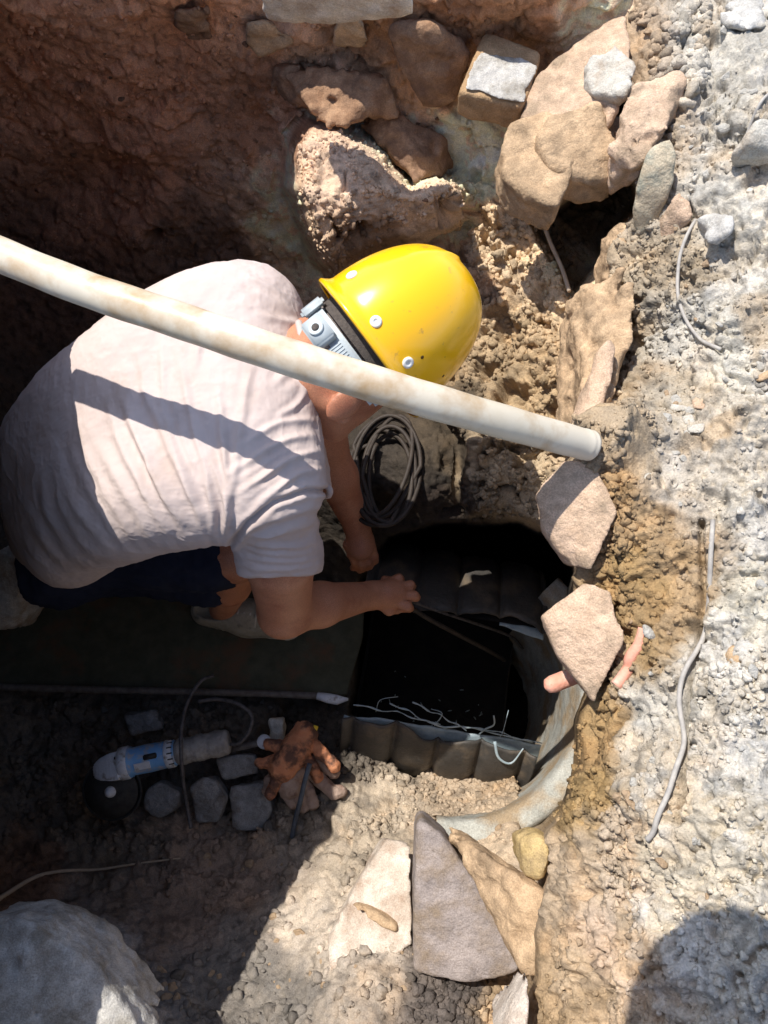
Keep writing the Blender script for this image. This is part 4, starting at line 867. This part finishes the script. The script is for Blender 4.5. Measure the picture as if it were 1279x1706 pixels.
# shorts
g=SDF((-.72,-.1,-.85),(.02,.75,-.2),.005)
g.ell(Z(105,880,-.48),(.15,.17,.13),None,.03); g.cap(hR,hR*.12+kR*.88+[0,0,-.01],.098,.074,.04); g.cap(hL,hL*.15+kL*.85,.098,.074,.04); g.cap(Z(60,920,-.5),Z(90,960,-.52),.07,.06,.03); g.cap(Z(180,930,-.56),Z(350,965,-.56),.075,.06,.03)
V,Qf=g.mesh(); V=relax(V,Qf,2); Nn=normals(V,Qf); V=V+Nn*(.008*fbm(V,14,4,530)+.004*fbm(V,40,2,531,ridge=True))[:,None]; part('shorts',mesh(V,Qf),M['navy'],pr)
# shirt
g=SDF((-.72,-.1,-.62),(.0,.95,.2),.0042); torso(g,0,.014)
g.cap(D(500,720,1.27),D(524,800,1.31),px2w(34,1.28),px2w(26,1.31),.03)
s2=SDF((-.72,-.1,-.62),(.0,.95,.2),.0042); s2.cap(D(450,835,1.185),D(466,930,1.275),.068,.0715,.0); s2.cap(D(466,930,1.275),D(469,990,1.33),.0715,.069,.01)
adir=(D(468,985,1.32)-D(455,860,1.22)); s2.cut(D(468,958,1.255),adir*.0+np.array([.03,-1,-.35]))
t_=np.clip(.5+.5*(g.g-s2.g)/.02,0,1); g.g=g.g*(1-t_)+s2.g*t_-.02*t_*(1-t_)
V,Qf=g.mesh(); V=relax(V,Qf,3,.5)
# finer cloth mesh
def subdiv(V,Q):
    me=mesh(V,Q); bm=bmesh.new(); bm.from_mesh(me); bmesh.ops.subdivide_edges(bm,edges=bm.edges[:],cuts=1,use_grid_fill=True,smooth=0); bm.to_mesh(me); bm.free()
    v=np.empty(len(me.vertices)*3); me.vertices.foreach_get('co',v); f=np.empty(len(me.loops),np.int32); me.loops.foreach_get('vertex_index',f); return v.reshape(-1,3),f.reshape(-1,4)
V,Qf=subdiv(V,Qf); V=relax(V,Qf,2,.5); Nn=normals(V,Qf); vx,vy,_=proj(V)
folds=[]
for i in range(13):
    t=i/12; s=(np.array([12,860])*(1-t)+np.array([225,590])*t); e=(np.array([95,972])*(1-t)+np.array([365,900])*t)
    c=(s+e)/2+np.array([-38,22])*(1-.4*t)+RS.randn(2)*7; s=s+RS.randn(2)*8; L=[s*(1-u)**2+2*c*u*(1-u)+e*u*u for u in np.linspace(0,1,9)]; folds.append((L,6.5+RS.rand()*4,.0035+.003*RS.rand()))
for s,c,e,a in [((250,620),(290,760),(345,895),.0035),((300,600),(335,760),(362,902),.0045),((365,640),(375,780),(380,905),.005),((205,640),(235,780),(320,890),.004),((330,700),(350,800),(400,880),.0035),((420,600),(400,700),(385,800),.003),((270,560),(275,620),(270,690),.003),((330,520),(332,570),(322,620),.003),((390,760),(385,840),(372,902),.004)]:
    s,c,e=map(lambda v:np.array(v,float),(s,c,e)); folds.append(([s*(1-u)**2+2*c*u*(1-u)+e*u*u for u in np.linspace(0,1,9)],6,a))
for s,c,e,a in [((522,700),(470,690),(400,740),.004),((528,725),(470,718),(380,790),.0045),((535,750),(480,750),(400,820),.0045),((542,780),(490,780),(420,850),.004),((510,640),(500,680),(450,700),.003),((515,760),(465,770),(430,800),.003)]:
    s,c,e=map(lambda v:np.array(v,float),(s,c,e)); folds.append(([s*(1-u)**2+2*c*u*(1-u)+e*u*u for u in np.linspace(0,1,9)],5,a))
for s,c,e,a in [((500,535),(460,500),(420,480),.005),((505,545),(470,530),(430,520),.004),((492,520),(460,480),(410,462),.004),((500,560),(470,570),(430,600),.003),((505,600),(480,620),(455,640),.003),((508,640),(498,610),(490,590),.004)]:
    s,c,e=map(lambda v:np.array(v,float),(s,c,e)); folds.append(([s*(1-u)**2+2*c*u*(1-u)+e*u*u for u in np.linspace(0,1,9)],5.5,a))
for y,a in ((905,.003),(918,.0025),(930,.003),(942,.0025)):
    folds.append(([(388,y-10),(430,y+4),(480,y+5),(532,y-4)],4.5,a))
for s,c,e,a in [((545,845),(470,850),(400,890),.003),((540,870),(480,880),(410,900),.003)]:
    s,c,e=map(lambda v:np.array(v,float),(s,c,e)); folds.append(([s*(1-u)**2+2*c*u*(1-u)+e*u*u for u in np.linspace(0,1,9)],6,a))
disp=np.zeros(len(V)); wv=fbm(V,12,3,540)*7; wv2=fbm(V,12,3,541)*7
for pl,wd,a in folds:
    q,t=line_d(vx+wv,vy+wv2,pl); en=np.sin(np.clip(t,0.03,.97)*math.pi)**.6
    disp+=a*en*(np.exp(-(q/wd)**2)-.45*np.exp(-((q-2.1*wd)/(wd*1.1))**2))
seam=line_d(vx,vy,[(552,818),(510,818),(455,838),(412,872),(386,905)])[0]; disp-=.007*np.exp(-(seam/4.5)**2); disp+=.003*np.exp(-((seam-9)/6)**2)
disp+=.004*fbm(V,9,3,550)+.0022*fbm(V+.01*fbm(V,18,2,560)[:,None],24,4,551,.6,ridge=True)
hem=vy+0; V=V+Nn*disp[:,None]
me=mesh(V,Qf); shirt=part('t_shirt',me,M['shirt'],pr)
# rolled hems
def ringpath(c,ax,r1,r2,n=40):
    ax=ax/np.linalg.norm(ax); A=np.cross(ax,[.2,.1,1]);A/=np.linalg.norm(A);B=np.cross(ax,A); return [c+A*r1*math.cos(2*math.pi*k/n)+B*r2*math.sin(2*math.pi*k/n) for k in range(n+1)]
o=part('collar_rib',tube(ringpath(D(513,600,1.205),camdir(1,.25,.05),.056,.060),.006,8),M['shirt'],pr)
o=part('sleeve_hem',tube(spline([D(x,y,d) for x,y,d in [(528,800,1.275),(540,806,1.265),(549,816,1.265),(546,826,1.28),(530,824,1.30)]],6),.0055,8),M['shirt'],pr)
# shoes
for (ax0,hx,hy,tx,ty) in ((aR,345,1018,478,1040),(aL,395,858,520,876)):
    zs=-.80; h0=Z(hx,hy,zs+.035);t0=Z(tx,ty,zs+.03);m0=(h0+t0)/2
    g=SDF(np.minimum(h0,t0)-.08,np.maximum(h0,t0)+np.array([.08,.08,.12]),.004)
    g.cap(h0,m0,.036,.042,.02); g.cap(m0+[0,0,-.004],t0,.044,.036,.02); g.cap(h0+[0,0,.02],m0+[0,0,.022],.032,.03,.015)
    g.cut(np.array([0,0,zs+.012]),[0,0,-1])
    # opening
    sl,X=g.win(h0-.1,m0+.15); c_=h0*.72+m0*.28+np.array([.0,0,.055]); dd=np.linalg.norm((X-c_)/np.array([.052,.028,.035]),axis=-1)-1; g.g[sl]=np.maximum(g.g[sl],(-dd*.03).astype(np.float32))
    V,Qf=g.mesh(); sh=part('shoe',mesh(relax(V,Qf,2),Qf),M['shoe'],pr)
    g=SDF(np.minimum(h0,t0)-.08,np.maximum(h0,t0)+np.array([.08,.08,.06]),.004); g.cap(h0,m0,.040,.045,.02); g.cap(m0,t0,.046,.040,.02); g.cut(np.array([0,0,zs+.018]),[0,0,1]); g.cut(np.array([0,0,zs]),[0,0,-1])
    V,Qf=g.mesh(); so_=link('sole',mesh(relax(V,Qf,1),Qf),M['sole'],sh)
    d_=(t0-h0)/np.linalg.norm(t0-h0);s_=np.cross([0,0,1],d_);ds=[]
    for k in range(5):
        c=h0+d_*(.085+.014*k)+np.array([0,0,.050-.002*k]); ds.append(tube_data([c-s_*.026-[0,0,.012],c+[0,0,.004],c+s_*.026-[0,0,.012]],.0022,6))
    link('laces',join(ds),M['sole'],sh)

# ------------------------------------------------------------------ hard hat
HB=D(620,581,1.185)   # centre of the rim plane
def hq(r,f,u): return HB+RT*r+FW*f+U*u
rt=empty('hard_hat',HB,'glossy yellow hard hat with white rivets on the worker\'s head','hard hat')
rx,ry,hz=.110,.126,.178; nA=96;V=[];nT=36
prof=[]
for i in range(nT+1):
    t=i/nT*math.pi/2; prof.append((math.cos(t)**.82 if i<nT else 0,math.sin(t)**.95))
def hv(a,s,u): return hq(rx*s*math.cos(a),ry*s*math.sin(a),u)
rows=[]
def rimf(a): return 1+ (.05 if math.sin(a)>0 else 0)*max(0,math.sin(a))**3
rows.append([hq(rx*1.045*math.cos(a),ry*1.045*rimf(a)*math.sin(a),-.006-.010*max(0,math.sin(a))**2) for a in np.linspace(0,2*math.pi,nA,False)])
rows.append([hq(rx*1.085*math.cos(a),ry*1.085*rimf(a)*math.sin(a),-.004-.010*max(0,math.sin(a))**2) for a in np.linspace(0,2*math.pi,nA,False)])
rows.append([hq(rx*1.088*math.cos(a),ry*1.088*rimf(a)*math.sin(a),.0+-.010*max(0,math.sin(a))**2) for a in np.linspace(0,2*math.pi,nA,False)])
rows.append([hq(rx*1.055*math.cos(a),ry*1.055*(1+.6*(rimf(a)-1))*math.sin(a),.004) for a in np.linspace(0,2*math.pi,nA,False)])
rows.append([hq(rx*1.015*math.cos(a),ry*1.015*(1+.2*(rimf(a)-1))*math.sin(a),.010) for a in np.linspace(0,2*math.pi,nA,False)])
for i,(s,u) in enumerate(prof):
    if i==0: continue
    rw=[]
    for a in np.linspace(0,2*math.pi,nA,False):
        bump=.0035*math.exp(-((math.cos(a))/.10)**2)*(u>.25)*min(1,(u-.25)*4)*(1-(u>.97)) ; rw.append(hv(a,s,u*hz+.006+bump))
    rows.append(rw)
V=[p for r in rows for p in r]; n=nA
Fc=[[i*n+k,i*n+(k+1)%n,(i+1)*n+(k+1)%n,(i+1)*n+k] for i in range(len(rows)-1) for k in range(n)]
o=part('shell',mesh(V,np.array(Fc)),M['yellow'],rt); md=o.modifiers.new('t','SOLIDIFY'); md.thickness=.0025; md.offset=-1
shell_o=o
def onhat(px,py,out=0):   # point of the shell seen at photo position
    r=rays(px,py);o_=np.array([0,0,CAMZ]);best=None
    for d_ in np.arange(1.0,1.3,.0008):
        p=o_+r*d_; q=p-HB; a=q@RT/rx;b_=q@FW/ry;c=(q@U-.006)/hz
        if 0<=c<=1 and math.hypot(a,b_)<=math.cos(math.asin(c))**.82:
            nrm=RT*(a/rx)+FW*(b_/ry)+U*(c/hz); nrm/=np.linalg.norm(nrm); return p+nrm*out,nrm
    return None,None
for (x,y) in ((586,459),(626,536),(679,604)):
    p,nr=onhat(x,y)
    if p is None: continue
    rv=part('rivet',lathe(p-nr*.001,nr,[(0,.0085),(.003,.0085),(.0042,.0065),(.0042,.003),(.0034,.0028),(.0034,.0005)],24),M['rivet'],rt)
for k in range(3):
    a=R_(60+60*k); c=hv(a,.93,.035); nr=RT*math.cos(a)+FW*math.sin(a); part('rivet',lathe(c-nr*.001,nr,[(0,.0085),(.003,.0085),(.0042,.0065),(.0042,.0005)],24),M['rivet'],rt)
for (x,y) in ((703,595),(729,589),(752,580),(723,613),(746,605),(741,594),(738,626)):
    p,nr=onhat(x,y)
    if p is None: continue
    part('vent_hole',lathe(p-nr*.0012,nr,[(0,.0028 if x!=741 else .0016),(.0018,.0027 if x!=741 else .0015),(.0019,.0003)],12),M['hole'],rt)
# head band under the rear rim
def arc(u0,u1,a0,a1,r1,r2,th,n=40):
    V=[]
    for k in range(n+1):
        a=R_(a0+(a1-a0)*k/n)
        for (q,u) in ((0,u0),(th,u0),(th,u1),(0,u1)): V.append(hq((r1+q)*math.cos(a),(r2+q)*math.sin(a),u))
    Fc=[[k*4+i,(k+1)*4+i,(k+1)*4+(i+1)%4,k*4+(i+1)%4] for k in range(n) for i in range(4)]+[[0,1,2,3],[n*4+3,n*4+2,n*4+1,n*4]]
    return mesh(V,Fc)
hb=part('head_band',arc(-.050,-.026,182,360,.090,.106,.003),M['band'],rt,False)
part('foam_pad',arc(-.022,.004,180,360,.086,.100,.005),M['darkband'],rt,False)
part('ratchet_strap',arc(-.056,-.030,-64,-8,.0945,.111,.004),M['band'],rt,False)
ds=[]
for k in range(16):
    a=R_(-62+k*2.6); ds.append(tube_data([hq(.099*math.cos(a),.1155*math.sin(a),-.052),hq(.099*math.cos(a),.1155*math.sin(a),-.035)],.0007,5))
link('strap_teeth',join(ds),M['band'],bpy.data.objects['ratchet_strap'])
a=R_(-80); c=hq(.101*math.cos(a),.118*math.sin(a),-.050); nr=RT*math.cos(a)+FW*math.sin(a); tg=np.cross(U,nr)
bx=part('ratchet_box',frame_box(c,tg,U,nr,.046,.034,.018,.003),M['band'],rt)
kb=link('knob',lathe(c+nr*.009,nr,[(0,.0115),(.004,.0112),(.0045,.0095),(.0042,.008)],24),M['band'],bx); link('knob_core',lathe(c+nr*.012,nr,[(0,.006),(.0025,.0055),(.0026,.001)],16),M['darkband'],kb) if False else link('knob_core',lathe(c+nr*.012,nr,[(0,.006),(.0025,.0055),(.0026,.001)],16),M['darkband'],bx)
a=R_(-112); c=hq(.099*math.cos(a),.116*math.sin(a),-.036); nr=RT*math.cos(a)+FW*math.sin(a); tg=np.cross(U,nr); part('clip',frame_box(c,tg,U,nr,.022,.040,.010,.004),M['band'],rt)
a=R_(-12); c=hq(.100*math.cos(a),.116*math.sin(a),-.036); nr=RT*math.cos(a)+FW*math.sin(a); tg=np.cross(U,nr); part('clip',frame_box(c,tg,U,nr,.012,.030,.008,.002),M['band'],rt)

# ------------------------------------------------------------------ the photographer, leaning over the pit behind and above the phone
rt=empty('person',np.array([-.05,-.62,.06]),'bystander in blue work clothes and hard hat leaning over the pit edge with a phone','person')
g=SDF((-.42,-.80,.0),(.30,.30,1.42),.009)
hd_=np.array([-.09,.13,1.235]); nk=np.array([-.075,-.02,1.20]); sh_=np.array([-.06,-.17,1.15]); hip=np.array([-.04,-.52,.84])
g.ell(hd_,(.075,.095,.10),None,.02); g.ell(hd_+[0,.05,-.06],(.05,.05,.05),None,.03); g.cap(hd_+[0,.09,-.02],hd_+[0,.112,-.035],.010,.012,.01)
for s in(-1,1): g.ell(hd_+[s*.076,-.01,-.02],(.010,.02,.03),None,.006)
g.cap(hd_-[0,.04,.03],nk-[0,.08,.02],.052,.06,.03); g.cap(sh_,hip,.10,.11,.05)
HH={}
for s in(-1,1):
    a_=sh_+[s*.17,0,0]; e_=np.array([s*.24-.04,-.26,.93]); w_=np.array([s*.105,-.075,1.05])
    g.cap(sh_,a_,.09,.06,.04); g.cap(a_,e_,.052,.043,.02); g.cap(e_,w_,.042,.027,.02); g.ell((w_+np.array([s*.055,0,1.065]))/2+[s*.012,-.02,.005],(.03,.035,.022),None,.015)
    for q in range(4): g.chain([w_+[-s*.005,.012*q-.035,.015],np.array([s*.052,.016*q-.05,1.085]),np.array([s*.036,.016*q-.048,1.088])],[.010,.0095,.008],.004)
    g.chain([w_+[0,-.02,-.005],np.array([s*.06,-.045,1.04]),np.array([s*.045,-.03,1.045])],[.012,.011,.009],.005)
    k_=np.array([s*.14-.03,-.42,.50]); f_=np.array([s*.15-.03,-.60,.14]); HH[s]=(k_,f_)
    g.cap(hip+[s*.08,0,-.03],k_,.085,.058,.04); g.cap(k_,f_,.056,.036,.02); g.cap(f_-[0,0,.02],f_+[0,.12,-.05],.036,.03,.02)
V,Qf=g.mesh(); part('body',mesh(relax(V,Qf,2),Qf),M['skin'],rt)
g=SDF((-.42,-.80,.5),(.30,.10,1.35),.009); g.cap(sh_,hip+[0,.03,.03],.115,.125,.05)
for s in(-1,1):
    a_=sh_+[s*.17,0,0]; e_=np.array([s*.24-.04,-.26,.93]); w_=np.array([s*.105,-.075,1.05]); g.cap(sh_,a_,.10,.07,.04); g.cap(a_,e_,.062,.054,.02); g.cap(e_,e_*.45+w_*.55,.054,.042,.02)
V,Qf=g.mesh(); V=relax(V,Qf,2); V=V+normals(V,Qf)*(.008*fbm(V,16,3,700,ridge=True))[:,None]; part('jacket',mesh(V,Qf),M['navy'],rt)
g=SDF((-.42,-.80,.0),(.30,.10,1.1),.009); g.ell(hip,(.155,.13,.12),None,.03)
for s in(-1,1): g.cap(hip+[s*.08,0,-.03],HH[s][0],.098,.074,.04); g.cap(HH[s][0],HH[s][1],.074,.055,.02)
V,Qf=g.mesh(); V=relax(V,Qf,2); V=V+normals(V,Qf)*(.008*fbm(V,16,3,701,ridge=True))[:,None]; part('trousers',mesh(V,Qf),M['navy'],rt)
for s in(-1,1):
    f_=HH[s][1]; g=SDF(f_-[.12,.14,.2],f_+np.array([.12,.28,.1]),.007); g.cap(f_-[0,.03,.06],f_+[0,.15,-.07],.047,.042,.03); g.cap(f_,f_-[0,0,.06],.05,.048,.02); g.cut(f_-[0,0,.10],[0,0,-1]); V,Qf=g.mesh(); part('boot',mesh(relax(V,Qf,1),Qf),M['black'],rt)
rt=empty('hard_hat',hd_+[0,0,.03],'yellow hard hat on the bystander leaning over the pit','hard hat')
V,Fc=lathe_data(hd_+[0,0,.03],np.array([0,.25,1.]),[(0,.118),(-.002,.135),(.004,.136),(.010,.120)]+[(.012+.115*math.sin(t*math.pi/24),.118*math.cos(t*math.pi/24)) for t in range(1,12)]+[(.127,.004)],48)
part('shell',mesh([hd_+[0,0,.03]+(q-hd_-[0,0,.03])*np.array([1,1.14,1]) for q in V],Fc),M['yellow'],rt)
rt=empty('phone',np.array([0,-.06,1.058]),'black phone held up above the pit by the bystander','phone')
part('case',frame_box(np.array([0,-.035,1.078])-CF*.0,CR,CU,-CF,.075,.155,.009,.003),M['black'],rt,False)
part('screen',frame_box(np.array([0,-.035,1.078])-CF*.0049,CR,CU,-CF,.069,.148,.001,.0002,1),M['hole'],rt,False)
